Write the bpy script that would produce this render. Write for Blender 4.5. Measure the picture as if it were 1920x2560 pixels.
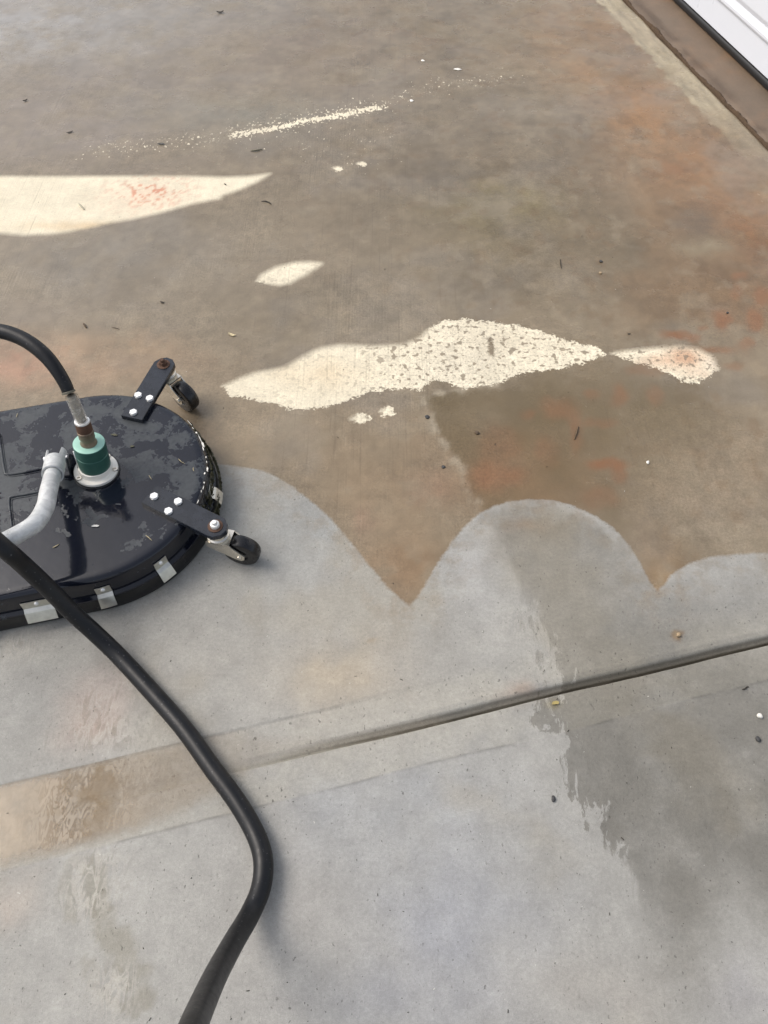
import bpy, bmesh, math, random
import numpy as np
from mathutils import Vector, Matrix
random.seed(7)
for o in list(bpy.data.objects): bpy.data.objects.remove(o)
scn = bpy.context.scene
R = math.radians

# ------------------------------------------------------------------ camera
CAM_H, PITCH, FPX = 1.5, R(55), 1923.0
cam = bpy.data.cameras.new('camera'); camo = bpy.data.objects.new('camera', cam)
scn.collection.objects.link(camo); scn.camera = camo
camo.location = (0, 0, CAM_H); camo.rotation_euler = (R(90) - PITCH, 0, 0)
cam.sensor_fit = 'VERTICAL'; cam.sensor_height = 24.0; cam.lens = 24.0 * FPX / 2560.0
cam.clip_start = 0.02; cam.clip_end = 400

# ------------------------------------------------------------------ world, sun, exposure
SUN_EL, SUN_AZ = R(50), R(-76)          # azimuth measured from +Y towards +X
w = bpy.data.worlds.new('World'); scn.world = w; w.use_nodes = True
nt = w.node_tree; nt.nodes.clear()
sky = nt.nodes.new('ShaderNodeTexSky'); sky.sky_type = 'NISHITA'; sky.sun_disc = False
sky.sun_elevation = SUN_EL; sky.sun_rotation = SUN_AZ
sky.air_density = 1.0; sky.dust_density = 4.0; sky.ozone_density = 1.0
hs = nt.nodes.new('ShaderNodeHueSaturation'); hs.inputs['Saturation'].default_value = 0.46
bg = nt.nodes.new('ShaderNodeBackground'); bg.inputs['Strength'].default_value = 0.148
wo = nt.nodes.new('ShaderNodeOutputWorld')
nt.links.new(sky.outputs[0], hs.inputs['Color']); nt.links.new(hs.outputs[0], bg.inputs[0]); nt.links.new(bg.outputs[0], wo.inputs[0])
sl = bpy.data.lights.new('sun', 'SUN'); sl.energy = 0.8; sl.angle = R(28); sl.color = (1, .91, .80)
so = bpy.data.objects.new('sun', sl); scn.collection.objects.link(so)
sd_ = Vector((math.sin(SUN_AZ) * math.cos(SUN_EL), math.cos(SUN_AZ) * math.cos(SUN_EL), math.sin(SUN_EL)))
so.rotation_euler = sd_.to_track_quat('Z', 'Y').to_euler(); so.location = sd_ * 10
scn.render.engine = 'CYCLES'
scn.view_settings.view_transform = 'Standard'; scn.view_settings.look = 'None'
scn.view_settings.gamma = 1; scn.view_settings.use_curve_mapping = False
scn.view_settings.exposure = 0.54
E0 = 1.45                                # white-surface level used to turn tones into albedos

# ------------------------------------------------------------------ helpers
FW = Vector((0, math.cos(PITCH), -math.sin(PITCH))); UP = Vector((0, math.sin(PITCH), math.cos(PITCH)))
def at(x, y, z=0.0):
    """point of the place at height z seen at photo pixel x, y"""
    d = FW + Vector((1, 0, 0)) * ((x - 960) / FPX) - UP * ((y - 1280) / FPX)
    t = (z - CAM_H) / d.z
    return Vector((d.x * t, d.y * t, z))
def ats(pts, z=0.0): return np.array([at(x, y, z)[:2] for x, y in pts])
TH = R(13.7); U = np.array([math.cos(TH), math.sin(TH)]); V = np.array([-math.sin(TH), math.cos(TH)])
def uv2(u, v, z=0.0): return Vector((U[0] * u + V[0] * v, U[1] * u + V[1] * v, z))
def lin(c):
    c = np.array(c) / 255.0
    return np.where(c <= .04045, c / 12.92, ((c + .055) / 1.055) ** 2.4)
def T(*c): return lin(c) / E0

def mesh_obj(name, verts, faces, mat=None, parent=None, smooth=True):
    me = bpy.data.meshes.new(name); me.from_pydata([tuple(v) for v in verts], [], faces); me.update()
    o = bpy.data.objects.new(name, me); scn.collection.objects.link(o)
    if mat: me.materials.append(mat)
    if smooth: me.polygons.foreach_set('use_smooth', [True] * len(me.polygons))
    if parent: o.parent = parent
    return o
def bm_obj(name, bm, mat=None, parent=None, smooth=False, auto=None):
    bmesh.ops.recalc_face_normals(bm, faces=bm.faces)
    me = bpy.data.meshes.new(name); bm.to_mesh(me); bm.free()
    o = bpy.data.objects.new(name, me); scn.collection.objects.link(o)
    if mat: me.materials.append(mat)
    if smooth or auto: me.polygons.foreach_set('use_smooth', [True] * len(me.polygons))
    if auto: me.set_sharp_from_angle(angle=R(auto))
    if parent: o.parent = parent
    return o
def tag(o, label=None, cat=None, group=None, kind=None):
    if label: o['label'] = label
    if cat: o['category'] = cat
    if group: o['group'] = group
    if kind: o['kind'] = kind
    return o
def empty(name, loc=(0, 0, 0)):
    o = bpy.data.objects.new(name, None); scn.collection.objects.link(o); o.location = loc
    o.empty_display_size = .05
    return o

def basis(axis):
    a = Vector(axis).normalized(); t = Vector((0, 0, 1)) if abs(a.z) < .9 else Vector((1, 0, 0))
    x = a.cross(t).normalized(); return x, a.cross(x).normalized(), a
def lathe(bm, base, axis, prof, n=40, mat_index=0):
    """profile list of (radius, height) turned about axis"""
    x, y, a = basis(axis); base = Vector(base); rings = []
    for r, h in prof:
        if r < 1e-6: rings.append([bm.verts.new(base + a * h)])
        else: rings.append([bm.verts.new(base + a * h + (x * math.cos(2 * math.pi * k / n) + y * math.sin(2 * math.pi * k / n)) * r) for k in range(n)])
    for A, B in zip(rings, rings[1:]):
        for k in range(n):
            k2 = (k + 1) % n
            if len(A) == 1 and len(B) == 1: continue
            if len(A) == 1: bm.faces.new((A[0], B[k2], B[k]))
            elif len(B) == 1: bm.faces.new((A[k], A[k2], B[0]))
            else: bm.faces.new((A[k], A[k2], B[k2], B[k]))
def smooth_path(pts, step=.012):
    """Catmull-Rom through pts, even steps"""
    P = [Vector(p) for p in pts]; P = [P[0] * 2 - P[1]] + P + [P[-1] * 2 - P[-2]]
    out = []
    for i in range(1, len(P) - 2):
        a, b, c, d = P[i - 1:i + 3]; n = max(2, int((c - b).length / step))
        for k in range(n):
            t = k / n
            out.append(.5 * ((2 * b) + (c - a) * t + (2 * a - 5 * b + 4 * c - d) * t * t + (3 * b - a - 3 * c + d) * t ** 3))
    out.append(P[-2]); return out
def tube(bm, path, rad, n=20, cap=True):
    rad = rad if hasattr(rad, '__len__') else [rad] * len(path)
    rings = []; x = None
    for i, p in enumerate(path):
        t = (path[min(i + 1, len(path) - 1)] - path[max(i - 1, 0)]).normalized()
        if x is None: x, _, _ = basis(t)
        x = (x - t * x.dot(t)).normalized(); y = t.cross(x)
        rings.append([bm.verts.new(p + (x * math.cos(2 * math.pi * k / n) + y * math.sin(2 * math.pi * k / n)) * rad[i]) for k in range(n)])
    for A, B in zip(rings, rings[1:]):
        for k in range(n): bm.faces.new((A[k], A[(k + 1) % n], B[(k + 1) % n], B[k]))
    if cap: bm.faces.new(rings[0][::-1]); bm.faces.new(rings[-1])
def prism(bm, outline, z0, z1, bevel=0):
    """vertical prism over a list of (x, y)"""
    a = [bm.verts.new((x, y, z0)) for x, y in outline]; n = len(a)
    if bevel:
        c = np.mean(outline, axis=0); rows = [a]
        rows.append([bm.verts.new((x, y, z1 - bevel)) for x, y in outline])
        ins = []
        for i in range(n):
            p0, p1, p2 = np.array(outline[i - 1]), np.array(outline[i]), np.array(outline[(i + 1) % n])
            d = (p1 - p0) / np.linalg.norm(p1 - p0); e = (p2 - p1) / np.linalg.norm(p2 - p1)
            nn = np.array([-(d + e)[1], (d + e)[0]]); nn /= np.linalg.norm(nn)
            if nn @ (c - p1) < 0: nn = -nn
            ins.append(p1 + nn * bevel)
        rows.append([bm.verts.new((x, y, z1)) for x, y in ins])
    else: rows = [a, [bm.verts.new((x, y, z1)) for x, y in outline]]
    for A, B in zip(rows, rows[1:]):
        for k in range(n): bm.faces.new((A[k], A[(k + 1) % n], B[(k + 1) % n], B[k]))
    bm.faces.new(rows[0][::-1]); bm.faces.new(rows[-1])

# ------------------------------------------------------------------ node helper
class G:
    def __init__(s, name):
        s.m = bpy.data.materials.new(name); s.m.use_nodes = True; s.t = s.m.node_tree; s.t.nodes.clear()
        s.out = s.n('ShaderNodeOutputMaterial'); s.p = s.n('ShaderNodeBsdfPrincipled'); s.l(s.p.outputs[0], s.out.inputs[0])
    def n(s, t): return s.t.nodes.new(t)
    def l(s, a, b): s.t.links.new(a, b)
    def set(s, sock, v):
        if isinstance(v, bpy.types.NodeSocket): s.l(v, sock)
        elif hasattr(v, '__len__') and sock.type == 'RGBA' and len(v) == 3: sock.default_value = (*v, 1)
        else: sock.default_value = v
    def P(s, **k):
        for a, v in k.items(): s.set(s.p.inputs[a.replace('_', ' ')], v)
    def math(s, op, a, b=0.0, c=0.0, clamp=False):
        n = s.n('ShaderNodeMath'); n.operation = op; n.use_clamp = clamp
        s.set(n.inputs[0], a); s.set(n.inputs[1], b); s.set(n.inputs[2], c); return n.outputs[0]
    def attr(s, name, col=False):
        n = s.n('ShaderNodeAttribute'); n.attribute_name = name; return n.outputs['Color' if col else 'Fac']
    def pos(s): return s.n('ShaderNodeNewGeometry').outputs['Position']
    def obj(s): return s.n('ShaderNodeTexCoord').outputs['Object']
    def mapped(s, co, scale=(1, 1, 1), rotz=0.0):
        n = s.n('ShaderNodeMapping'); s.l(co, n.inputs[0]); n.inputs['Rotation'].default_value = (0, 0, rotz); n.inputs['Scale'].default_value = scale
        return n.outputs[0]
    def noise(s, co, scale, detail=4, rough=.55, dist=0.0):
        n = s.n('ShaderNodeTexNoise'); s.l(co, n.inputs['Vector']); n.inputs['Scale'].default_value = scale
        n.inputs['Detail'].default_value = detail; n.inputs['Roughness'].default_value = rough; n.inputs['Distortion'].default_value = dist
        return n.outputs[0]
    def voro(s, co, scale, feat='F1'):
        n = s.n('ShaderNodeTexVoronoi'); n.feature = feat; s.l(co, n.inputs['Vector']); n.inputs['Scale'].default_value = scale; return n.outputs[0]
    def smooth(s, x, a, b, to0=0.0, to1=1.0):
        n = s.n('ShaderNodeMapRange'); n.interpolation_type = 'SMOOTHSTEP'; s.set(n.inputs[0], x)
        s.set(n.inputs[1], a); s.set(n.inputs[2], b); s.set(n.inputs[3], to0); s.set(n.inputs[4], to1); return n.outputs[0]
    def mix(s, f, a, b, mode='MIX'):
        n = s.n('ShaderNodeMix'); n.data_type = 'RGBA'; n.blend_type = mode
        s.set(n.inputs[0], f); s.set(n.inputs[6], a); s.set(n.inputs[7], b); return n.outputs[2]
    def fmix(s, f, a, b):
        n = s.n('ShaderNodeMix'); n.data_type = 'FLOAT'; s.set(n.inputs[0], f); s.set(n.inputs[2], a); s.set(n.inputs[3], b); return n.outputs[0]
    def grey(s, f):
        n = s.n('ShaderNodeCombineColor'); [s.l(f, n.inputs[i]) for i in range(3)]; return n.outputs[0]
    def bump(s, h, strength=.3, dist=.002, prev=None):
        n = s.n('ShaderNodeBump'); s.l(h, n.inputs['Height']); n.inputs['Strength'].default_value = strength; n.inputs['Distance'].default_value = dist
        if prev: s.l(prev, n.inputs['Normal'])
        return n.outputs[0]

def simple(name, col, rough=.5, metal=0.0, var=.15, scale=60, bump=.1, spec=.5, bdist=.001):
    g = G(name); co = g.pos(); n = g.noise(co, scale, 5, .6)
    f = g.math('MULTIPLY_ADD', n, 2 * var, 1 - var)
    c = g.mix(1.0, col, g.grey(f), 'MULTIPLY')
    r = g.math('MULTIPLY_ADD', n, .25, rough - .125, clamp=True)
    g.P(Base_Color=c, Roughness=r, Metallic=metal); g.p.inputs['Specular IOR Level'].default_value = spec
    if bump: g.P(Normal=g.bump(g.noise(co, scale * 6, 3), bump, bdist))
    return g.m

# ------------------------------------------------------------------ ground fields (numpy)
def vnoise(x, y, scale, seed):
    rng = np.random.RandomState(seed); N = 256; tab = rng.rand(N, N).astype(np.float32)
    X, Y = x * scale + 1000, y * scale + 1000; ix, iy = np.floor(X).astype(int), np.floor(Y).astype(int); fx, fy = X - ix, Y - iy
    fx = fx * fx * (3 - 2 * fx); fy = fy * fy * (3 - 2 * fy); g = lambda a, b: tab[a % N, b % N]
    return (g(ix, iy) * (1 - fx) + g(ix + 1, iy) * fx) * (1 - fy) + (g(ix, iy + 1) * (1 - fx) + g(ix + 1, iy + 1) * fx) * fy
def fbm(x, y, scale, seed, o=4):
    s = 0; a = 1; t = 0
    for k in range(o): s = s + a * vnoise(x, y, scale * 2.03 ** k, seed + k); t += a; a *= .55
    return s / t - .5
def sstep(x, a, b): t = np.clip((x - a) / (b - a), 0, 1); return t * t * (3 - 2 * t)
def sdf(poly, x, y, pad=.35, soft=None):
    """signed distance (inside +) to polygon; soft: per-edge 0/1, also returns softness"""
    poly = np.asarray(poly); out = np.full(x.shape, -1.0, np.float32); sf = np.zeros(x.shape, np.float32)
    lo, hi = poly.min(0) - pad, poly.max(0) + pad
    m = (x > lo[0]) & (x < hi[0]) & (y > lo[1]) & (y < hi[1]); px, py = x[m], y[m]
    d2 = np.full(px.shape, 1e9); ds = d2.copy(); dr = d2.copy(); ins = np.zeros(px.shape, bool)
    for i in range(len(poly)):
        a, b = poly[i], poly[(i + 1) % len(poly)]; e = b - a
        t = np.clip(((px - a[0]) * e[0] + (py - a[1]) * e[1]) / (e @ e + 1e-12), 0, 1)
        q = (px - a[0] - t * e[0]) ** 2 + (py - a[1] - t * e[1]) ** 2; d2 = np.minimum(d2, q)
        if soft is not None:
            if soft[i]: ds = np.minimum(ds, q)
            else: dr = np.minimum(dr, q)
        c = (a[1] > py) != (b[1] > py)
        ins ^= c & (px < (b[0] - a[0]) * (py - a[1]) / (b[1] - a[1] + 1e-12) + a[0])
    out[m] = np.where(ins, 1, -1) * np.sqrt(d2)
    if soft is None: return out
    ds, dr = np.sqrt(ds), np.sqrt(dr); sf[m] = dr / (ds + dr + 1e-9); return out, sf
def axis_pts(a, b, step, fine=None, coarse=(), grow=1.35):
    p = list(np.arange(a, b + step / 2, step))
    if fine: p = [q for q in p if not (fine[0] <= q <= fine[1])] + list(np.arange(fine[0], fine[1], fine[2]))
    s = step
    for lim, sg in coarse:
        q = b if sg > 0 else a; s = step
        while abs(q) < abs(lim): s *= grow; q += sg * s; p.append(q)
    return np.array(sorted(set(np.round(p, 5))))
def smoothpoly(pts, it=2):
    """Chaikin corner cutting on an open chain"""
    P = np.asarray(pts, float)
    for _ in range(it):
        q = np.empty((2 * len(P) - 2, 2)); q[0::2] = .75 * P[:-1] + .25 * P[1:]; q[1::2] = .25 * P[:-1] + .75 * P[1:]; P = np.vstack([P[:1], q, P[-1:]])
    return P

EDGE_U = 1.949                                  # driveway edge towards the garage
us = axis_pts(-1.25, EDGE_U, .0075, coarse=((-9, -1),)); us[-1] = EDGE_U
vs = axis_pts(-.55, 4.5, .0075, fine=(.40, .60, .002), coarse=((-8, -1), (14, 1)))
UU, VV = np.meshgrid(us, vs); uu, vv = UU.ravel(), VV.ravel()
edge_w = .006 * fbm(vv * 0, vv, 7, 91, 3) * 2
uu2 = uu + np.where(uu > EDGE_U - .0501, edge_w * np.clip((uu - EDGE_U + .05) / .05, 0, 1), 0)
X = U[0] * uu2 + V[0] * vv; Y = U[1] * uu2 + V[1] * vv
wob = .004 * fbm(uu, uu * 0, 4, 55, 3) * 2
band = sstep(vv + wob, .418, .424) * (1 - sstep(vv + wob, .572 - .03 * sstep(uu, .0, .5), .580 + .03 * sstep(uu, 0, .5)))
fill = sstep(uu, -.25, .32)                     # the joint silts up towards the left
vj = vv - .505 - wob * .6
gt = np.clip((.0135 - vj) / .0225, 0, 1); gro = (sstep(gt, 0, .55) * .45 + .55 * gt ** 1.5) * sstep(vj, -.0125, -.0085) * (.004 + .012 * fill)   # long far slope, steep near lip
crk = np.exp(-((vj + .0055) / .0018) ** 2) * .005 * fill
lip = np.exp(-((vj - .022) / .006) ** 2) * .0016 * sstep(uu, 0, .3)
Z = -.0022 * band - gro - crk + lip + .0016 * fbm(X, Y, 5, 12, 3)
Z = Z - .006 * sstep(uu, EDGE_U - .012, EDGE_U)

wx = X + .045 * fbm(X, Y, 9, 1) * 2; wy = Y + .045 * fbm(X, Y, 9, 21) * 2
wx2 = X + .016 * fbm(X, Y, 26, 31) * 2; wy2 = Y + .016 * fbm(X, Y, 26, 41) * 2
def blob(dst, x, y, rx, ry, c, a, hard=1.0, fine=False, br=.5):
    p = at(x, y); ax = (at(x + rx, y) - at(x - rx, y)) * .5; ay = (at(x, y - ry) - at(x, y + ry)) * .5
    M = np.linalg.inv(np.array([[ax.x, ay.x], [ax.y, ay.y]]))
    gx, gy = (wx2, wy2) if fine else (wx, wy)
    dx, dy = gx - p.x, gy - p.y; q = M[0, 0] * dx + M[0, 1] * dy; r = M[1, 0] * dx + M[1, 1] * dy
    k = (q * q + r * r)
    f = np.exp(-k ** hard) * a * np.clip(1 + br * 3 * MOT, 0, 1.6)
    f = np.clip(f, 0, 1)[:, None]; dst[:] = dst * (1 - f) + T(*c) * f
MOT = fbm(X, Y, 14, 61, 5)
dirt_sheen = np.tile(T(147, 135, 117), (len(X), 1)); clean = np.tile(T(177, 175, 168), (len(X), 1)); pale_col = np.tile(T(255, 244, 217), (len(X), 1))
for b in [(60, 60, 420, 110, (168, 165, 163), .9), (560, 30, 250, 50, (162, 158, 152), .7), (250, 210, 320, 60, (148, 139, 132), .6), (150, 330, 320, 90, (152, 143, 137), .6), (620, 290, 240, 55, (151, 148, 138), .6),  # first two: pale reflected sheen at upper left, painted into the colour
          (820, 90, 320, 110, (144, 130, 115), .7), (1130, 60, 220, 90, (140, 127, 106), .6), (1350, 300, 260, 90, (132, 124, 110), .6), (1440, 90, 150, 110, (154, 127, 97), .75), (1500, 160, 90, 130, (158, 130, 100), .6),
          (1600, 270, 120, 150, (162, 128, 95), .9), (1720, 420, 150, 130, (160, 125, 92), .9), (1870, 560, 110, 170, (150, 111, 79), .95), (1900, 480, 60, 60, (158, 134, 106), .7), (1780, 720, 150, 70, (134, 114, 90), .6),
          (1240, 320, 200, 70, (136, 125, 110), .6), (1050, 420, 330, 120, (130, 119, 103), .8), (1330, 440, 230, 70, (128, 114, 97), .7), (1480, 600, 260, 90, (123, 109, 88), .6), (1230, 560, 190, 120, (131, 120, 94), .7), (1250, 500, 130, 45, (137, 126, 92), .6),
          (1500, 650, 300, 110, (130, 118, 100), .6), (300, 650, 360, 120, (151, 144, 134), .7), (700, 800, 320, 110, (148, 138, 122), .6), (900, 650, 220, 110, (145, 134, 118), .6),
          (100, 780, 220, 50, (160, 150, 138), .6), (180, 910, 270, 65, (177, 153, 130), .9), (20, 910, 130, 50, (188, 150, 130), .7), (330, 875, 110, 40, (171, 151, 128), .7),
          (640, 1110, 260, 110, (160, 146, 126), .8), (940, 1230, 190, 190, (158, 141, 119), .9), (1080, 1215, 60, 40, (164, 134, 116), .5), (905, 1315, 30, 40, (164, 134, 116), .45), (1020, 1440, 80, 90, (158, 135, 110), .9),
          (1750, 1150, 260, 140, (147, 133, 115), .7), (1850, 1260, 200, 90, (151, 138, 121), .7), (1640, 1400, 60, 80, (150, 127, 98), .7), (480, 1090, 60, 60, (150, 132, 112), .6)]:
    blob(dirt_sheen, *b)
TINT = np.array([1.03, 1.0, .93])
# broad mottling of the wet film, warm against cool
mw, mc = sstep(fbm(X, Y, 3.2, 71, 5), .03, .25), sstep(fbm(X, Y, 4.1, 77, 5), .03, .25)
rgt = sstep(X + .25 * Y, -.2, 1.6)
dirt_sheen = dirt_sheen * (1 - (.5 * mw * rgt)[:, None]) + T(143, 116, 88) * (.5 * mw * rgt)[:, None]
dirt_sheen = dirt_sheen * (1 - (.4 * mc)[:, None]) + T(150, 143, 134) * (.4 * mc)[:, None]
sm = sstep(fbm(wx2, wy2, 11, 301, 5), .02, .16) * sstep(X + .3 * Y, -.3, 1.2); dirt_sheen *= (1 - .13 * sm)[:, None]
sm = sstep(fbm(wx2, wy2, 16, 311, 5), .05, .2); dirt_sheen = dirt_sheen * (1 - .35 * sm[:, None]) + T(160, 149, 131) * .35 * sm[:, None]
sm = sstep(fbm(X, Y, 24, 321, 5), .08, .22) * rgt; dirt_sheen = dirt_sheen * (1 - .4 * sm[:, None]) + T(126, 104, 80) * .4 * sm[:, None]
dirt_sheen *= (1 + .36 * fbm(X, Y, 8, 81, 5) + .30 * fbm(X, Y, 40, 83, 3))[:, None]
blob(dirt_sheen, 1735, 558, 55, 46, (116, 104, 92), .75, 1.1, True); blob(dirt_sheen, 1765, 618, 70, 26, (160, 148, 126), .6, 1.0, True, 1.0)
dirt_sheen *= TINT * (1 - .10 * sstep(uu, .5, 1.5) * sstep(vv, 1.2, 1.6))[:, None]
# olive film over the right
ol = sdf(smoothpoly(ats([(1060, 1000), (1130, 978), (1200, 972), (1300, 955), (1440, 918), (1560, 900), (1650, 935), (1730, 975), (1750, 1050), (1690, 1110), (1580, 1190), (1545, 1320), (1470, 1290), (1400, 1260), (1290, 1260), (1205, 1290), (1180, 1210), (1130, 1120), (1080, 1050)]), 1), wx2, wy2)
sw = .007 + .16 * sstep(X, .22, .55)
oa = (sstep(ol + .10 * fbm(X, Y, 9, 351, 5) * sstep(X, .2, .4), -sw, sw) * np.clip(.85 + .9 * fbm(X, Y, 7, 353, 4), .35, 1))[:, None]; dirt_sheen = dirt_sheen * (1 - oa) + (T(120, 105, 79) * (1 + .25 * MOT[:, None])) * oa
lt = (np.exp(-((ol + .006) / .013) ** 2) * (X < .32) * (Y < 1.55) * sstep(fbm(X, Y, 34, 88), -.08, .06) * .85)[:, None]; dirt_sheen = dirt_sheen * (1 - lt) + T(176, 164, 142) * lt
blob(dirt_sheen, 1310, 1200, 200, 110, (142, 114, 84), .45)
for x, y, rx, ry, a in [(1690, 835, 46, 13, .8), (1740, 845, 20, 12, .6), (1805, 800, 24, 27, .8), (1885, 800, 22, 27, .8), (1865, 862, 18, 18, .7), (1790, 873, 55, 11, .7), (1835, 912, 32, 10, .6), (1480, 985, 19, 15, .6),
                        (1545, 985, 24, 28, .7), (1400, 1020, 50, 28, .5), (1440, 1080, 20, 50, .5), (1318, 1036, 17, 16, .6), (1640, 990, 20, 26, .5), (1520, 1163, 55, 16, .8), (1548, 1185, 20, 22, .7), (1500, 1245, 50, 26, .6),
                        (1240, 1185, 70, 45, .6), (1250, 1105, 55, 45, .45), (1500, 1060, 40, 14, .5), (1850, 690, 20, 10, .7), (1842, 730, 14, 22, .6), (1908, 742, 22, 26, .7), (1620, 922, 55, 18, .6), (1755, 820, 12, 8, .6), (1370, 1130, 30, 40, .4), (1700, 420, 60, 20, .3)]:
    blob(dirt_sheen, x, y, rx, ry, (146, 106, 76), a * .85, 2.0, True, .6)
# pale strip along the slab edge
pb = sstep(uu + .028 * fbm(X, Y, 22, 95) * 2, 1.826, 1.840) * sstep(vv + .5 * fbm(X, Y, 5, 96), 2.0, 2.7)
pb = (pb * np.clip(.95 + 1.0 * MOT, .4, 1))[:, None]; dirt_sheen = dirt_sheen * (1 - pb) + T(176, 163, 136) * (1 + .8 * fbm(uu, vv * .25, 60, 98, 3)[:, None]) * pb

for b in [(700, 1310, 220, 110, (175, 176, 172), .8), (850, 1690, 200, 130, (192, 180, 160), .75), (1180, 1420, 60, 110, (189, 188, 184), .8), (1350, 1350, 120, 60, (158, 149, 132), .7), (1420, 1420, 160, 100, (160, 156, 146), .7),
          (1320, 1330, 60, 18, (152, 130, 108), .5), (1450, 1600, 200, 100, (164, 161, 152), .6), (1800, 1480, 160, 80, (166, 165, 160), .6), (1000, 2050, 300, 200, (178, 179, 178), .8), (1150, 2330, 220, 200, (174, 175, 177), .8), (1000, 2500, 260, 90, (171, 171, 171), .7),
          (210, 1780, 80, 90, (186, 166, 152), .7), (250, 1700, 60, 60, (186, 165, 154), .5), (700, 2300, 160, 200, (184, 181, 175), .7), (250, 2300, 260, 200, (181, 179, 172), .7), (150, 1640, 160, 60, (174, 172, 164), .7), (500, 1640, 160, 120, (184, 180, 170), .6), (1530, 2470, 200, 90, (172, 167, 158), .7),
          (1870, 2470, 100, 110, (172, 170, 168), .8), (1270, 1735, 55, 22, (178, 152, 132), .7), (938, 1625, 9, 8, (176, 150, 116), .7), (40, 2240, 70, 60, (188, 172, 156), .5)]:
    blob(clean, *b)
for b in [(1385, 1760, 22, 11, (172, 156, 92), .8, 1.5, True), (1697, 1590, 17, 14, (160, 124, 78), .9, 2.0, True), (1697, 1588, 7, 6, (190, 172, 140), .8, 1.5, True)]: blob(clean, *b)
clean *= (1 + .20 * fbm(X, Y, 7, 101, 5) + .26 * fbm(X, Y, 30, 103, 4))[:, None]
cw = sstep(fbm(X, Y, 5, 107, 4), .05, .25)[:, None] * .4; clean = clean * (1 - cw) + T(178, 170, 152) * cw
for pts, wd, a in [([(215, 2160), (235, 2230), (280, 2330), (340, 2440), (370, 2490)], .020, .75), ([(175, 2290), (160, 2200), (190, 2140)], .012, .6), ([(215, 2450), (270, 2500), (330, 2540)], .008, .6), ([(215, 2400), (260, 2430), (330, 2470)], .006, .5)]:
    P = smoothpoly(ats(pts), 2); d = np.full(X.shape, 9.0)
    for p, q in zip(P, P[1:]):
        e = q - p; t = np.clip(((wx2 - p[0]) * e[0] + (wy2 - p[1]) * e[1]) / (e @ e), 0, 1); d = np.minimum(d, np.hypot(wx2 - p[0] - t * e[0], wy2 - p[1] - t * e[1]))
    f = (sstep(-d + .02 * fbm(X, Y, 34, 361, 4), -wd * 1.3, -wd * .7) * a * np.clip(.75 + 2.4 * fbm(X, Y, 20, 363, 4), .1, 1.1))[:, None]; clean = clean * (1 - f) + T(158, 154, 141) * (1 + .4 * MOT[:, None]) * f
bd = (band * sstep(fbm(X, Y, 10, 110), -.3, .15) * .6)[:, None]; clean = clean * (1 - bd) + T(188, 184, 172) * bd
ln = (np.maximum(np.exp(-((vv + wob - .420) / .003) ** 2), .7 * np.exp(-((vv + wob - .577) / .003) ** 2) * (1 - sstep(uu, .1, .35))) * sstep(fbm(X, Y, 14, 113), -.16, .1) * .6)[:, None]; clean *= 1 - ln * .5
silt_c = T(114, 109, 98)[None] * fill[:, None] + T(166, 162, 148)[None] * (1 - fill[:, None])
silt = (sstep(gro, .002, .006) * .72 + .4 * np.exp(-((vj + .0055) / .003) ** 2) * fill)[:, None]; clean = clean * (1 - silt) + silt_c * silt; ck = (.75 * np.exp(-((vj + .0055) / .0024) ** 2) * fill * sstep(fbm(uu, vv, 30, 401), -.25, .05))[:, None]; clean = clean * (1 - ck) + T(84, 78, 66) * ck; ck = (.35 * np.exp(-((vj + .0020) / .0014) ** 2) * fill * sstep(fbm(uu, vv, 12, 405), -.2, .1))[:, None]; clean = clean * (1 - ck) + T(168, 163, 150) * ck

scal = [(-700, 1330), (-300, 1240), (150, 1160), (420, 1140), (565, 1163), (640, 1172), (700, 1195), (770, 1245), (830, 1300), (880, 1360), (930, 1422), (980, 1478)]
sc2 = [(1025, 1517)]; sc3 = [(1040, 1500), (1075, 1440), (1110, 1385), (1140, 1340), (1180, 1297), (1230, 1266), (1290, 1250), (1350, 1247), (1410, 1256), (1470, 1280), (1520, 1310), (1560, 1347), (1590, 1390), (1612, 1430)]
sc4 = [(1642, 1480)]; sc5 = [(1660, 1460), (1690, 1428), (1730, 1405), (1780, 1392), (1840, 1385), (1920, 1383), (2100, 1400), (2400, 1480)]
top = np.vstack([smoothpoly(ats(scal)), ats(sc2), smoothpoly(ats(sc3)), ats(sc4), smoothpoly(ats(sc5))])
cl_poly = np.vstack([top, [[3, .4], [3, -9], [-3, -9], [-3, .5]]])
sd_clean = sdf(cl_poly, X, Y, 12)
dm = smoothpoly(ats([(1196, 1285), (1225, 1310), (1262, 1370), (1290, 1450), (1315, 1520), (1345, 1590), (1372, 1660), (1392, 1715), (1345, 1760), (1372, 1850), (1405, 1900), (1425, 1950), (1452, 2000), (1482, 2060), (1540, 2130), (1572, 2200), (1578, 2260), (1585, 2350), (1600, 2700), (2100, 2700), (2060, 1370), (1642, 1478), (1560, 1345), (1350, 1240)]), 1)
sd_damp, damp_soft = sdf(dm, X, Y, .6, soft=[1 if 70 else 0 for _ in dm])
da = sstep(np.hypot(X - at(1740, 2120).x, (Y - at(1740, 2120).y)), .62, .22)
la, lb = ats([(1570, 2470), (1990, 2310)]); ld = (lb - la) / np.linalg.norm(lb - la); lds = -(X - la[0]) * ld[1] + (Y - la[1]) * ld[0]
damp_amt = (.46 + .5 * da) * sstep(lds + .2 * fbm(X, Y, 8, 371, 5), -.09, .14) * (1 - .6 * sstep(Y, .62, .9) * sstep(X, .5, .8))

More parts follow.
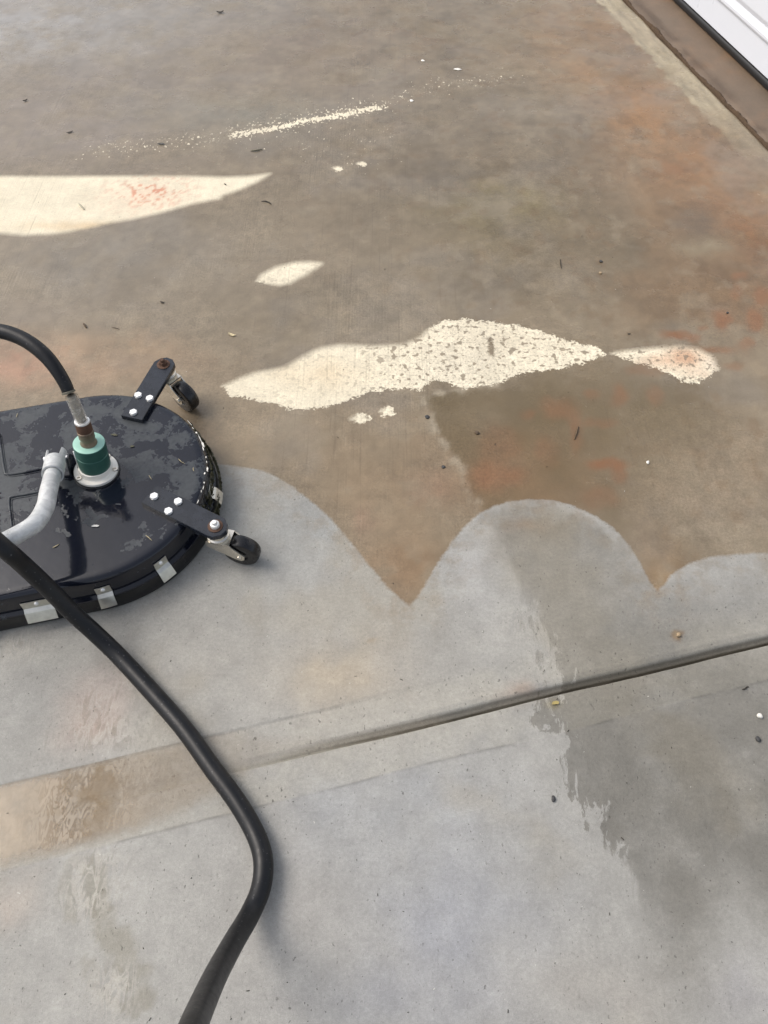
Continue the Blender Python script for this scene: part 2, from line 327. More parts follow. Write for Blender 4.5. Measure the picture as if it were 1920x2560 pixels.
ripple = np.zeros(X.shape)
for x, y, rx, ry, a in [(240, 2220, 60, 90, 1.0), (250, 2160, 70, 40, .8), (270, 2500, 80, 60, .8), (30, 1620, 50, 40, .8), (250, 1830, 110, 60, .8), (210, 1760, 60, 60, .5), (320, 1700, 80, 50, .4), (1290, 1560, 60, 50, .35), (1330, 1650, 50, 40, .35)]:
    c0 = at(x, y); rX = (at(x + rx, y) - c0).x; rY = abs((at(x, y + ry) - c0).y); ripple = np.maximum(ripple, a * np.exp(-((wx - c0.x) / rX) ** 2 - ((wy - c0.y) / rY) ** 2))
damp_amt = damp_amt * (1 - (1 - sstep(sd_damp + .05 * fbm(X, Y, 12, 421, 4), -.03, .10)) * sstep(-Y, -.34, -.16))
def soft_flags(n, top_n): return [1] * top_n + [0] * (n - top_n)
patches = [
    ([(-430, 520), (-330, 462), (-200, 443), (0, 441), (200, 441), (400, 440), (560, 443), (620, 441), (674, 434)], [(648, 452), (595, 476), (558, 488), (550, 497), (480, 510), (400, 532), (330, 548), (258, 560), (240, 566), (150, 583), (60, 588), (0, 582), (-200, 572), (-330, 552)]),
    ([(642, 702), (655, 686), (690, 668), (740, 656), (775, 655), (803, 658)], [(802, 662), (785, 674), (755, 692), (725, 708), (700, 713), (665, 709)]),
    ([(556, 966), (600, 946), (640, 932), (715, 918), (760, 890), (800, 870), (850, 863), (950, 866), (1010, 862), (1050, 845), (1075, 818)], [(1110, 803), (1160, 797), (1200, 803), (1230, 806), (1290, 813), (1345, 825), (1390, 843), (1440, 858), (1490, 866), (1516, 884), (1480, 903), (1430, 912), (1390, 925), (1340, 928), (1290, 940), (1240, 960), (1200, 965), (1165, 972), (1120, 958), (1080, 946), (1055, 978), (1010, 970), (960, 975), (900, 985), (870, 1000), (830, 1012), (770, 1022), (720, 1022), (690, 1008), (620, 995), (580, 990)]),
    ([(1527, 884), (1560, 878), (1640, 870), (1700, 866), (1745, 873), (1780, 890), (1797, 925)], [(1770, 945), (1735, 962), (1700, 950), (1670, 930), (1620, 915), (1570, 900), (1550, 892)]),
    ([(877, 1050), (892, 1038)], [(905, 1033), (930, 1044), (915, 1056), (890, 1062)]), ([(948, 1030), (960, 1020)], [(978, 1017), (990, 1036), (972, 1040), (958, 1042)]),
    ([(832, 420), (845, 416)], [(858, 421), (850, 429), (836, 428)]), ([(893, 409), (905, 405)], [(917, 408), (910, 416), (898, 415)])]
sd_pale = np.full(X.shape, -1.0, np.float32); pale_soft = np.zeros(X.shape, np.float32)  # pale cream patches, some edges soft, others ragged
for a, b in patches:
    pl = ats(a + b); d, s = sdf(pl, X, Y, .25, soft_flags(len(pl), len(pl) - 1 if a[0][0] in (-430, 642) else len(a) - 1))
    k = d > sd_pale; sd_pale = np.where(k, d, sd_pale); pale_soft = np.where(k, s, pale_soft)
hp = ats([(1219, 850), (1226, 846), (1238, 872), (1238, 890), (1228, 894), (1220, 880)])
hd = sdf(hp, X, Y, .1); sd_pale = np.minimum(sd_pale, -hd)
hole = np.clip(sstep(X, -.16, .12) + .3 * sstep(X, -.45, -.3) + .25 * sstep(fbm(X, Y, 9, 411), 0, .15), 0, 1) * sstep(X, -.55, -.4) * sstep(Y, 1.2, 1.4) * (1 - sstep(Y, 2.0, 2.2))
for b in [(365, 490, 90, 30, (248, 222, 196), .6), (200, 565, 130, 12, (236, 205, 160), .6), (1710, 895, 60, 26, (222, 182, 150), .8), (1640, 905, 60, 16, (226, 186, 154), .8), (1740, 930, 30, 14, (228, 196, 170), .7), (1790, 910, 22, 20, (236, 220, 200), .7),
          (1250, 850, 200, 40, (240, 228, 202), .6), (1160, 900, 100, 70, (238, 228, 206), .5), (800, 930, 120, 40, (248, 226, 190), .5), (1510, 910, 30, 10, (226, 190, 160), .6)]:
    blob(pale_col, *b, 1.0, True)
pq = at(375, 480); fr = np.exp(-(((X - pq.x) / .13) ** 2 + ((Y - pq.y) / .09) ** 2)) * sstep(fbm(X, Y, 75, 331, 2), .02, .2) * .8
pale_col = pale_col * (1 - fr[:, None]) + T(224, 140, 108) * fr[:, None]; pale_col *= (1 + .12 * fbm(X, Y, 60, 131, 3) + .2 * fbm(X, Y, 9, 133, 4) + .12 * fbm(X, Y, 26, 135, 4))[:, None]; pale_col = np.minimum(pale_col, .80)
speck = np.zeros(X.shape)
for pts, wd, a in [([(585, 338), (700, 318), (760, 303), (860, 287), (948, 268)], .030, .95), ([(610, 333), (700, 318), (760, 303), (860, 287), (920, 273)], .018, 1.12), ([(585, 330), (740, 300), (960, 262)], .08, .5), ([(230, 372), (390, 360), (500, 348), (590, 338)], .08, .42), ([(940, 270), (1030, 225), (1090, 215), (1280, 190)], .08, .38), ([(600, 345), (700, 365)], .06, .28), ([(700, 330), (748, 331)], .008, .6), ([(760, 400), (960, 420)], .06, .25), ([(620, 352), (940, 352)], .2, .26)]:
    P = ats(pts); d = np.full(X.shape, 9.0)
    for p, q in zip(P, P[1:]):
        e = q - p; t = np.clip(((X - p[0]) * e[0] + (Y - p[1]) * e[1]) / (e @ e), 0, 1); d = np.minimum(d, np.hypot(X - p[0] - t * e[0], Y - p[1] - t * e[1]))
    speck = np.maximum(speck, a * np.exp(-(d / wd) ** 2))
broom = np.clip(.25 + 2.2 * fbm(X * 1.6, Y * .5, 3, 141, 3) + .5 * np.exp(-((X + .02 - .12 * (Y - 2)) / .3) ** 2), 0, 1)

# ------------------------------------------------------------------ concrete material
g = G('wet_concrete'); co = g.pos()
n_edge = g.noise(co, 38, 5, .62); n_fine = g.noise(co, 150, 5, .65); n_grain = g.noise(co, 520, 3, .6)
c_edge = g.math('SUBTRACT', n_edge, .5); c_fine = g.math('SUBTRACT', n_fine, .5)
m_clean = g.smooth(g.math('ADD', g.attr('sd_clean'), g.math('MULTIPLY_ADD', c_edge, .012, g.math('MULTIPLY', c_fine, .008))), -.0045, .0045)
flow = g.noise(g.mapped(co, (21, 7, 21), R(-14)), 1.5, 6, .70, .5)
sdw = g.math('MULTIPLY_ADD', g.attr('ragged'), -.010, .015)
sdp = g.math('ADD', g.attr('sd_damp'), g.math('MULTIPLY_ADD', g.math('SUBTRACT', flow, .53), g.math('MULTIPLY_ADD', g.attr('ragged'), .27, .09), g.math('MULTIPLY', c_fine, .04)))
m_damp = g.math('MULTIPLY', g.smooth(sdp, g.math('MULTIPLY', sdw, -.8), sdw), g.math('MULTIPLY', g.attr('damp_amt'), g.smooth(g.noise(co, 8, 4, .62), .28, .55, .66, 1.0)))
m_clean = g.math('MULTIPLY', m_clean, g.math('MULTIPLY_ADD', g.math('MULTIPLY', g.smooth(g.attr('sd_clean'), 0.0, .13, 1.0, 0.0), g.smooth(g.noise(co, 20, 4, .66), .42, .66)), -.42, 1.0))
cl = g.attr('tint_clean', True); cl = g.mix(m_damp, cl, g.mix(1.0, cl, (.56, .545, .515), 'MULTIPLY'))
di = g.attr('tint_dirt_sheen', True)
wetc = g.mix(m_clean, di, cl)
sof = g.attr('pale_soft')
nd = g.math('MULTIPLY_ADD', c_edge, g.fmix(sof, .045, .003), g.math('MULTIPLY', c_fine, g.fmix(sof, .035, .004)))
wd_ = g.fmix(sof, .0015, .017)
m_pale = g.smooth(g.math('ADD', g.attr('sd_pale'), nd), g.math('MULTIPLY', wd_, -1.0), wd_)
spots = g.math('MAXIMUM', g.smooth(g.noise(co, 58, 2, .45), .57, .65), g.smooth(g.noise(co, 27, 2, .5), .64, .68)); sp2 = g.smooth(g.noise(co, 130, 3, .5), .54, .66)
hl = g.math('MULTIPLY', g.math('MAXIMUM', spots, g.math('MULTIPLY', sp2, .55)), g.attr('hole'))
m_pale = g.math('MULTIPLY', m_pale, g.math('MULTIPLY_ADD', hl, -.82, 1.0))
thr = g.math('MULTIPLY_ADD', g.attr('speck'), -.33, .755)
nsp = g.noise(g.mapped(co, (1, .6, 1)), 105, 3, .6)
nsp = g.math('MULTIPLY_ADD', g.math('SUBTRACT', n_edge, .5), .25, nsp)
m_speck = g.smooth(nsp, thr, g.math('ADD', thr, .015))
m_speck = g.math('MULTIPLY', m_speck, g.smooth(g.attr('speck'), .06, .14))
m_pale = g.math('MAXIMUM', m_pale, m_speck)
col = g.mix(m_pale, wetc, g.attr('tint_pale', True))
rpn = g.noise(g.mapped(co, (58, 20, 1), R(24)), 1.0, 4, .55, 1.0); rpl = g.smooth(g.math('ABSOLUTE', g.math('SUBTRACT', rpn, .5)), .01, .10, 1.0, 0.0)
col = g.mix(g.math('MULTIPLY', g.math('MULTIPLY', rpl, g.attr('ripple')), .75), col, T(206, 200, 188)); col = g.mix(g.math('MULTIPLY', g.math('MULTIPLY', g.smooth(rpn, .56, .66), g.attr('ripple')), .6), col, T(150, 142, 124))
# mottle, grain, pinholes, broom lines
stk = g.noise(g.mapped(co, (9, 55, 9), TH), 1.0, 5, .6)
film = g.math('MULTIPLY', g.smooth(g.noise(co, 3.1, 5, .6), .40, .58), g.math('MULTIPLY', g.math('SUBTRACT', 1.0, m_clean), g.math('SUBTRACT', 1.0, m_pale))); unf = g.math('MULTIPLY_ADD', film, -.72, 1.0)
nmid = g.noise(co, 46, 5, .70, .3); nmid2 = g.noise(g.mapped(co, (1, 1, 1), .7), 19, 5, .72, .4)
mot = g.math('MULTIPLY_ADD', n_fine, .90, .55); mot = g.math('MULTIPLY', mot, g.math('MULTIPLY_ADD', n_grain, .85, .575)); mot = g.math('MULTIPLY', mot, g.math('MULTIPLY_ADD', stk, .16, .92))
mot = g.math('MULTIPLY', mot, g.math('MULTIPLY_ADD', nmid, .55, .725)); mot = g.math('MULTIPLY', mot, g.math('MULTIPLY_ADD', nmid2, .42, .79))
unc = g.math('MULTIPLY', g.math('MULTIPLY', unf, g.math('MULTIPLY_ADD', g.math('MULTIPLY', m_pale, g.math('SUBTRACT', 1.0, g.attr('hole'))), -.55, 1.0)), g.math('MULTIPLY_ADD', m_clean, -.42, 1.0)); mot = g.math('MULTIPLY_ADD', g.math('SUBTRACT', mot, .97), unc, .97)
col = g.mix(1.0, col, g.grey(mot), 'MULTIPLY')
smg = g.math('MULTIPLY', g.smooth(nmid, .60, .74), g.math('MULTIPLY_ADD', m_clean, -.7, 1.0)); col = g.mix(g.math('MULTIPLY', g.math('MULTIPLY', smg, g.math('SUBTRACT', 1.0, m_pale)), .22), col, T(104, 88, 68))
pit = g.smooth(g.noise(g.mapped(co, (1, .6, 1), R(20)), 175, 2, .5), .672, .715)
pitm = g.smooth(g.noise(co, 7, 4), .38, .62, .25, 1.0)
pitf = g.math('MULTIPLY', g.math('MULTIPLY', pit, pitm), g.math('MULTIPLY_ADD', m_clean, .5, .12))
col = g.mix(g.math('MULTIPLY', pitf, g.math('SUBTRACT', 1.0, g.math('MULTIPLY', m_pale, .8))), col, T(70, 66, 60))
br = g.noise(g.mapped(co, (170, 3.2, 1), R(-15)), 1.0, 2, .5)
brm = g.math('MULTIPLY', g.attr('broom'), g.math('SUBTRACT', 1.0, m_clean))
bl = g.math('MULTIPLY', g.smooth(br, .58, .72), brm)
col = g.mix(g.math('MULTIPLY', bl, .22), col, T(95, 84, 72))
rw = g.math('MULTIPLY_ADD', g.noise(co, 6, 4), .5, .12); rw = g.fmix(m_clean, rw, g.math('MULTIPLY_ADD', m_damp, -.2, .56)); rw = g.fmix(m_pale, g.fmix(film, rw, .2), .9)
g.P(Base_Color=col, Roughness=rw)
g.p.inputs['Specular IOR Level'].default_value = .34
h = g.math('MULTIPLY_ADD', n_grain, .6, g.math('MULTIPLY', n_fine, .7)); h = g.math('MULTIPLY_ADD', pitf, -1.2, h); h = g.math('MULTIPLY', h, unf)
h2 = g.math('MULTIPLY', g.math('MULTIPLY', br, g.math('MULTIPLY', brm, -1.0)), unf)
g.P(Normal=g.bump(h2, .30, .003, g.bump(h, .42, .0022)))
M_CONC = g.m

def set_attr(me, name, arr):
    if arr.ndim == 2:
        a = me.attributes.new(name, 'FLOAT_COLOR', 'POINT'); c = np.ones((len(arr), 4), np.float32); c[:, :3] = np.clip(arr, 0, 1); a.data.foreach_set('color', c.ravel())
    else:
        a = me.attributes.new(name, 'FLOAT', 'POINT'); a.data.foreach_set('value', np.ascontiguousarray(arr, np.float32))
def grid_mesh(name, nv, nu, co, keep=None):
    idx = np.arange(nv * nu).reshape(nv, nu)
    q = np.stack([idx[:-1, :-1], idx[:-1, 1:], idx[1:, 1:], idx[1:, :-1]], -1).reshape(-1, 4)
    if keep is not None: q = q[keep[q].any(1)]
    used = np.unique(q); remap = np.full(nv * nu, -1); remap[used] = np.arange(len(used)); q = remap[q]; co = co[used]
    me = bpy.data.meshes.new(name); me.vertices.add(len(co)); me.vertices.foreach_set('co', co.astype(np.float32).ravel())
    me.loops.add(q.size); me.loops.foreach_set('vertex_index', q.ravel().astype(np.int32))
    me.polygons.add(len(q)); me.polygons.foreach_set('loop_start', np.arange(0, q.size, 4, dtype=np.int32))
    me.polygons.foreach_set('use_smooth', np.ones(len(q), bool)); me.update(calc_edges=True)
    o = bpy.data.objects.new(name, me); scn.collection.objects.link(o); return o, used
drive, used = grid_mesh('driveway', len(vs), len(us), np.stack([X, Y, Z], 1))
for nme, arr in [('tint_dirt_sheen', dirt_sheen), ('tint_clean', clean), ('tint_pale', pale_col), ('sd_clean', sd_clean), ('sd_damp', sd_damp), ('damp_amt', damp_amt), ('ripple', ripple), ('ragged', np.exp(-((X - .36) / .16) ** 2) * sstep(Y, .22, .36) * (1 - sstep(Y, .72, .85))), ('sd_pale', sd_pale), ('pale_soft', pale_soft), ('hole', hole), ('speck', speck), ('broom', broom)]:
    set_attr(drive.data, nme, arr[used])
drive.data.materials.append(M_CONC); tag(drive, kind='structure')

# earth sheet to the horizon, under the slabs
g = G('grassy_soil'); n = g.noise(g.pos(), 3, 6, .6); g.P(Base_Color=g.mix(n, (.05, .075, .02), (.12, .10, .05)), Roughness=.95)
S = 160; mesh_obj('ground', [(-S, -S, -.14), (S, -S, -.14), (S, S, -.14), (-S, S, -.14)], [(0, 1, 2, 3)], g.m)['kind'] = 'structure'

# muddy water lying in the joint, lower left
pz = ats([(-300, 2030), (0, 1958), (150, 1924), (250, 1892), (400, 1864), (500, 1840), (580, 1824), (690, 1840), (800, 1846), (900, 1822), (1010, 1800), (1090, 1785), (1120, 1806), (1000, 1838), (860, 1868), (740, 1895), (650, 1912), (600, 1950), (540, 1990), (470, 2020), (400, 2050), (300, 2088), (150, 2128), (0, 2164), (-300, 2240)])
psd = sdf(pz, X, Y, .4); keep = (psd > -.012)
pZ = np.where(True, -.0002 + 0 * X, 0) - .0021 * sstep(uu, -.35, -.05)
pud, used = grid_mesh('puddle', len(vs), len(us), np.stack([X, Y, pZ], 1), keep)
set_attr(pud.data, 'sd', psd[used])
set_attr(pud.data, 'thick', (sstep(-uu, .05, .62))[used]); set_attr(pud.data, 'rip', (np.exp(-(((X - at(205, 2000).x) / .075) ** 2 + ((Y - at(205, 2000).y) / .12) ** 2)) + .6 * np.exp(-(((X - at(430, 1930).x) / .11) ** 2 + ((Y - at(430, 1930).y) / .08) ** 2)))[used])
g = G('muddy_water'); co = g.pos()
rp = g.noise(g.mapped(co, (70, 26, 1), R(12)), 1.0, 3, .55, 1.2); ring = g.math('ABSOLUTE', g.math('SUBTRACT', rp, .5)); ring = g.smooth(ring, .01, .075, 1.0, 0.0)
blot = g.smooth(g.noise(co, 16, 3), .46, .62)
base = g.mix(g.noise(co, 5, 4), T(212, 193, 168), T(202, 186, 162))
base = g.mix(g.math('MULTIPLY', g.math('MULTIPLY', ring, g.attr('rip')), .85), base, T(140, 112, 78))
base = g.mix(g.math('MULTIPLY', g.math('MULTIPLY', blot, g.smooth(g.attr('rip'), .25, .95)), .75), base, T(160, 132, 92))
al = g.smooth(g.math('ADD', g.attr('sd'), g.math('MULTIPLY', g.math('SUBTRACT', g.noise(co, 45, 5, .6), .5), .03)), -.014, .022)
al = g.math('MULTIPLY', al, g.math('MULTIPLY_ADD', g.attr('thick'), .62, .12)); al = g.math('MULTIPLY', al, g.math('MULTIPLY_ADD', g.noise(co, 18, 5, .65), 1.1, .38), clamp=True)
g.P(Base_Color=base, Roughness=.16, Alpha=al, Normal=g.bump(g.math('ADD', rp, g.noise(co, 24, 3)), .06, .004)); g.p.inputs['IOR'].default_value = 1.33
pud.data.materials.append(g.m); tag(pud, kind='structure')

# ------------------------------------------------------------------ garage floor slab, earth in the seam, garage door
FL0 = 1.965
fu = np.array(list(np.arange(FL0, 2.5, .012)) + [3, 5, 8]); fv = np.array([-6, -3, -1, 0] + list(np.arange(1, 5.2, .014)) + [6, 8, 11])
A, B = np.meshgrid(fu, fv); a, b = A.ravel(), B.ravel(); ew = .005 * fbm(b * 0, b, 6, 191, 3) * 2
a2 = a + np.where(a < FL0 + .02, ew, 0); fx, fy = U[0] * a2 + V[0] * b, U[1] * a2 + V[1] * b
fz = .004 - .012 * sstep(-a, -FL0 - .014, -FL0) + .0015 * fbm(fx, fy, 6, 15, 3)
floor, used = grid_mesh('garage_floor', len(fv), len(fu), np.stack([fx, fy, fz], 1))
ft = np.tile(T(132, 112, 92), (len(fx), 1)); k = sstep(fbm(fx, fy, 5, 201, 5), -.05, .25)[:, None]; ft = ft * (1 - .6 * k) + T(118, 104, 88) * .6 * k
k = sstep(fbm(fx, fy, 9, 205, 5), .05, .25)[:, None]; ft = ft * (1 - .5 * k) + T(150, 116, 84) * .5 * k
k = (np.exp(-((a - FL0 - .02 - .03 * fbm(fx, fy, 9, 207)) / .03) ** 2) * np.clip(.6 + 2.5 * fbm(fx, fy, 12, 208), 0, 1))[:, None] * .75; ft = ft * (1 - k) + T(82, 64, 46) * k
ft *= (1 + .3 * fbm(fx, fy, 20, 209, 4))[:, None]; set_attr(floor.data, 'tint', ft[used])
g = G('stained_slab'); co = g.pos(); n = g.noise(co, 140, 5, .65); n2 = g.noise(co, 500, 3)
c = g.mix(1.0, g.attr('tint', True), g.grey(g.math('MULTIPLY_ADD', n, .5, .75)), 'MULTIPLY'); c = g.mix(1.0, c, g.grey(g.math('MULTIPLY_ADD', n2, .3, .85)), 'MULTIPLY')
g.P(Base_Color=c, Roughness=.5, Normal=g.bump(g.math('ADD', n, n2), .4, .002)); floor.data.materials.append(g.m); tag(floor, kind='structure')

mv = np.arange(.6, 5.4, .006); pr_ = np.linspace(0, 1, 9); rng = np.random.RandomState(3)
mverts = []; W0 = .006 + .030 * np.clip(fbm(mv * 0, mv, 6, 301, 5) * 2.6 + .36, 0, 1) ** 1.3; HJ = .5 + np.clip(fbm(mv * 0, mv, 40, 305, 3) * 2 + .3, 0, 1)
for j, v in enumerate(mv):
    for t in pr_:
        u = EDGE_U - .002 + (W0[j] + .006) * t; hgt = -.020 + (.0225 + .004 * HJ[j]) * min(1, t * 2.6) ** 1.5 * (1 - .75 * max(0, t - .4)) + (.004 * (rng.rand() - .5) if 0 < t < 1 else 0)
        if t == 1: hgt = -.004
        mverts.append(uv2(u, v, hgt))
nt_ = len(pr_); mf = [(j * nt_ + k, j * nt_ + k + 1, (j + 1) * nt_ + k + 1, (j + 1) * nt_ + k) for j in range(len(mv) - 1) for k in range(nt_ - 1)]
g = G('damp_earth'); co = g.pos(); n = g.noise(co, 160, 5, .7); g.P(Base_Color=g.mix(g.noise(co, 12, 4), g.mix(n, T(44, 34, 24), T(104, 86, 64)), g.mix(n, T(62, 44, 30), T(126, 98, 70))), Roughness=.9, Normal=g.bump(n, .8, .004))
tag(mesh_obj('seam_earth', mverts, mf, g.m), 'dark crumbly earth packed along the seam before the garage door', 'earth', kind='stuff')

M_WHITE = simple('white_door_paint', T(226, 231, 240) + .16, .32, var=.02, scale=14, bump=.03)
M_SEAL = simple('black_rubber_seal', (.006, .006, .007), .5, var=.2, scale=50, bump=.15)
DU, D0 = 2.149, 1.14; DL = 4.88
door = tag(empty('garage_door', uv2(DU, D0 + DL / 2, 0)), 'white panelled sectional garage door with black rubber bottom seal at the top right', 'garage door')
door_inv = Matrix.Translation(-door.location)
def duv(u, v, z): return uv2(u, v, z) - door.location
def door_box(bm, u0, u1, v0, v1, z0, z1, bev=0):
    q = [(u, v, z) for z in (z0, z1) for v in (v0, v1) for u in (u0, u1)]; b = [bm.verts.new(duv(*p)) for p in q]
    fs = [bm.faces.new([b[i] for i in f]) for f in ((0, 1, 3, 2), (4, 6, 7, 5), (0, 4, 5, 1), (2, 3, 7, 6), (0, 2, 6, 4), (1, 5, 7, 3))]
    if bev: bmesh.ops.bevel(bm, geom=list({e for f in fs for e in f.edges}), offset=bev, segments=2, affect='EDGES')
for i in range(4):
    z0 = .036 + i * .532; z1 = z0 + .527
    bm = bmesh.new(); door_box(bm, DU, DU + .045, D0, D0 + DL, z0, z1, .004); sec = bm_obj('door_section', bm, M_WHITE, door, auto=40)
    for k in range(4):
        v0, v1 = D0 + .06 + 1.22 * k, D0 + .06 + 1.22 * k + 1.10; za, zb = z0 + .098, z1 - .098
        bm = bmesh.new(); prof = [(0, .0005), (.002, -.006), (.009, -.009), (.018, -.009), (.026, -.004), (.040, .0), (.056, -.006), (.060, -.0065)]
        loops = []
        for off, du in prof: loops.append([bm.verts.new(duv(DU + (du if du < 0 else -.0005), v, z)) for v, z in ((v0 + off, za + off), (v1 - off, za + off), (v1 - off, zb - off), (v0 + off, zb - off))])
        for Lp, Lq in zip(loops, loops[1:]):
            for q in range(4): bm.faces.new((Lp[q], Lp[(q + 1) % 4], Lq[(q + 1) % 4], Lq[q]))
        bm.faces.new(loops[-1]); bm_obj('raised_panel', bm, M_WHITE, sec, smooth=False)
bm = bmesh.new(); pts = [(.006, .034), (.001, .033), (-.003, .027), (-.004, .018), (-.002, .009), (.006, .0055), (.030, .0055), (.044, .012), (.046, .024), (.040, .034)]
rows = [[bm.verts.new(duv(DU + u, v, z)) for u, z in pts] for v in (D0, D0 + DL)]
for k in range(len(pts)): bm.faces.new((rows[0][k], rows[0][(k + 1) % len(pts)], rows[1][(k + 1) % len(pts)], rows[1][k]))
bm.faces.new(rows[0]); bm.faces.new(rows[1][::-1]); bm_obj('bottom_seal', bm, M_SEAL, door, auto=50)
#==OBJECTS==
# ------------------------------------------------------------------ surface cleaner: materials
g = G('wet_black_enamel'); co = g.pos()
wz = g.n('ShaderNodeSeparateXYZ'); g.l(co, wz.inputs[0])
wn = g.noise(co, 11, 4, .62, .6); wn2 = g.noise(co, 34, 4, .6); wn3 = g.noise(co, 120, 4, .6)
front = g.smooth(wz.outputs[1], .84, 1.06)                      # water still stands along the front, the rear has dried in patches
fld = g.math('MULTIPLY_ADD', wn3, .16, g.math('MULTIPLY_ADD', wn2, .42, g.math('SUBTRACT', wn, .11))); thr = g.math('MULTIPLY_ADD', front, -.14, .80)
dryf = g.smooth(fld, thr, g.math('ADD', thr, .035)); dry2 = g.smooth(fld, g.math('ADD', thr, .06), g.math('ADD', thr, .10))
base = g.mix(dryf, (.006, .0075, .0135), (.019, .024, .031)); base = g.mix(g.math('MULTIPLY', dry2, .6), base, (.038, .044, .048))
base = g.mix(g.math('MULTIPLY', g.math('MULTIPLY', g.smooth(wn3, .40, .68), dryf), .45), base, (.055, .062, .068)); fl_ = g.smooth(g.noise(co, 300, 2), .73, .77); base = g.mix(g.math('MULTIPLY', fl_, .5), base, (.2, .2, .19))
g.P(Base_Color=base, Roughness=g.math('MULTIPLY_ADD', wn3, .12, g.fmix(dryf, .03, .42)))
wb = g.math('MULTIPLY', g.noise(co, 26, 3, .5), g.math('SUBTRACT', 1.0, dryf))
g.P(Normal=g.bump(g.math('MULTIPLY_ADD', dryf, -.08, wb), .10, .004, g.bump(wn3, .05, .001)))
M_DECK = g.m
g = G('black_skirt_rubber'); co = g.pos(); n = g.noise(co, 22, 5, .6)
g.P(Base_Color=g.mix(g.smooth(n, .5, .7), (.006, .006, .007), (.020, .020, .020)), Roughness=g.math('MULTIPLY_ADD', n, .4, .12), Normal=g.bump(g.noise(co, 60, 3), .15, .002)); M_SKIRT = g.m
M_BRIST = simple('black_bristle', (.009, .009, .009), .75, var=.4, scale=200, bump=.6, bdist=.003)
M_ARM = simple('scuffed_black_steel', (.011, .014, .021), .27, var=.8, scale=34, bump=.12)
M_ZINC = simple('bright_zinc', (.86, .86, .84), .38, .55, var=.08, scale=120, bump=.08)
M_NICKEL = simple('worn_nickel_plate', (.66, .62, .54), .24, .9, var=.28, scale=50, bump=.14)
M_CLIP = simple('aluminium_clip', (.60, .59, .53), .33, .85, var=.3, scale=60, bump=.12)
M_RUST = simple('brown_rust', (.085, .042, .024), .75, .1, var=.45, scale=150, bump=.6)
M_TREAD = simple('black_wheel_rubber', (.004, .004, .005), .26, var=.3, scale=60, bump=.08)
M_GALV = None
g = G('galvanised_pipe'); co = g.pos(); n = g.noise(co, 42, 6, .65, .8); v = g.voro(co, 60)
b = g.mix(g.smooth(n, .35, .68), (.50, .51, .51), (.70, .71, .70)); b = g.mix(g.math('MULTIPLY', g.smooth(g.noise(co, 30, 5, .75), .60, .72), .45), b, (.24, .22, .18))
g.P(Base_Color=b, Metallic=.35, Roughness=g.math('MULTIPLY_ADD', v, .25, .42), Normal=g.bump(n, .04, .001)); M_GALV = g.m
M_GREEN = simple('green_anodised_metal', (.045, .130, .104), .34, .25, var=.25, scale=40, bump=.05)
g = G('pale_green_cap'); n = g.noise(g.pos(), 60, 4); g.P(Base_Color=g.mix(n, (.27, .50, .41), (.36, .60, .50)), Roughness=.4, Metallic=.1); M_CAP = g.m
M_FLANGE = simple('white_coated_metal', (.74, .72, .66), .38, var=.06, scale=40, bump=.06)
M_HOSE = None
g = G('black_hose_rubber'); co = g.pos(); n = g.noise(co, 70, 5, .65); sc = g.smooth(g.noise(g.mapped(co, (1, 1, 1)), 190, 2, .5), .67, .73)
b = g.mix(g.smooth(g.noise(co, 18, 4, .6), .45, .7), (.004, .0045, .006), (.010, .010, .011)); b = g.mix(g.math('MULTIPLY', sc, .6), b, (.10, .10, .10))
g.p.inputs['Specular IOR Level'].default_value = .35; g.P(Base_Color=b, Roughness=g.math('MULTIPLY_ADD', n, .3, .26), Normal=g.bump(n, .12, .001)); M_HOSE = g.m
g = G('clear_plastic_sleeve'); n = g.noise(g.pos(), 90, 4, .6)
tr = g.n('ShaderNodeBsdfTransparent'); mx = g.n('ShaderNodeMixShader'); g.P(Base_Color=(.62, .60, .55), Roughness=.12)
g.l(g.math('MULTIPLY_ADD', g.smooth(n, .45, .75), .5, .28), mx.inputs[0]); g.l(tr.outputs[0], mx.inputs[1]); g.l(g.p.outputs[0], mx.inputs[2]); g.l(mx.outputs[0], g.out.inputs[0]); M_CLEAR = g.m

# ------------------------------------------------------------------ surface cleaner
DZ = .110; C1 = np.array([-.677, 1.062]); AX = np.array([-math.cos(R(13.5)), -math.sin(R(13.5))]); DR = .272; C2 = C1 + AX * .46
SN = np.array([-AX[1], AX[0]])                                   # side normal (front)
def stadium(off=0.0, n=72):
    r = DR + off; a0 = math.atan2(-SN[1], -SN[0]); pts = []
    s = 1 if (np.array([math.cos(a0 + .1), math.sin(a0 + .1)]) @ AX) < 0 else -1
    for k in range(n + 1): a = a0 + s * math.pi * k / n; pts.append(C1 + r * np.array([math.cos(a), math.sin(a)]))
    for k in range(1, 12): pts.append(C1 + r * SN + AX * .46 * k / 12)
    for k in range(n + 1): a = a0 + s * (math.pi + math.pi * k / n); pts.append(C2 + r * np.array([math.cos(a), math.sin(a)]))
    for k in range(1, 12): pts.append(C2 - r * SN - AX * .46 * k / 12)
    return pts
def rim_frame(p):
    p = np.array(p[:2]); t = np.clip((p - C1) @ AX / .46, 0, 1); c = C1 + AX * .46 * t; n = (p - c) / np.linalg.norm(p - c); return c, n
def loft(name, prof, mat, parent, cap_top=False, cap_bot=False, sharp=35, jitter=0):
    bm = bmesh.new(); rows = []
    for off, z in prof: rows.append([bm.verts.new((x, y, z + (jitter * (random.random() - .5) if off > 9 else 0))) for x, y in stadium(off)])
    n = len(rows[0])
    for A, B in zip(rows, rows[1:]):
        for k in range(n): bm.faces.new((A[k], A[(k + 1) % n], B[(k + 1) % n], B[k]))
    if cap_top: bm.faces.new(rows[0])
    if cap_bot: bm.faces.new(rows[-1])
    return bm_obj(name, bm, mat, parent, auto=sharp)
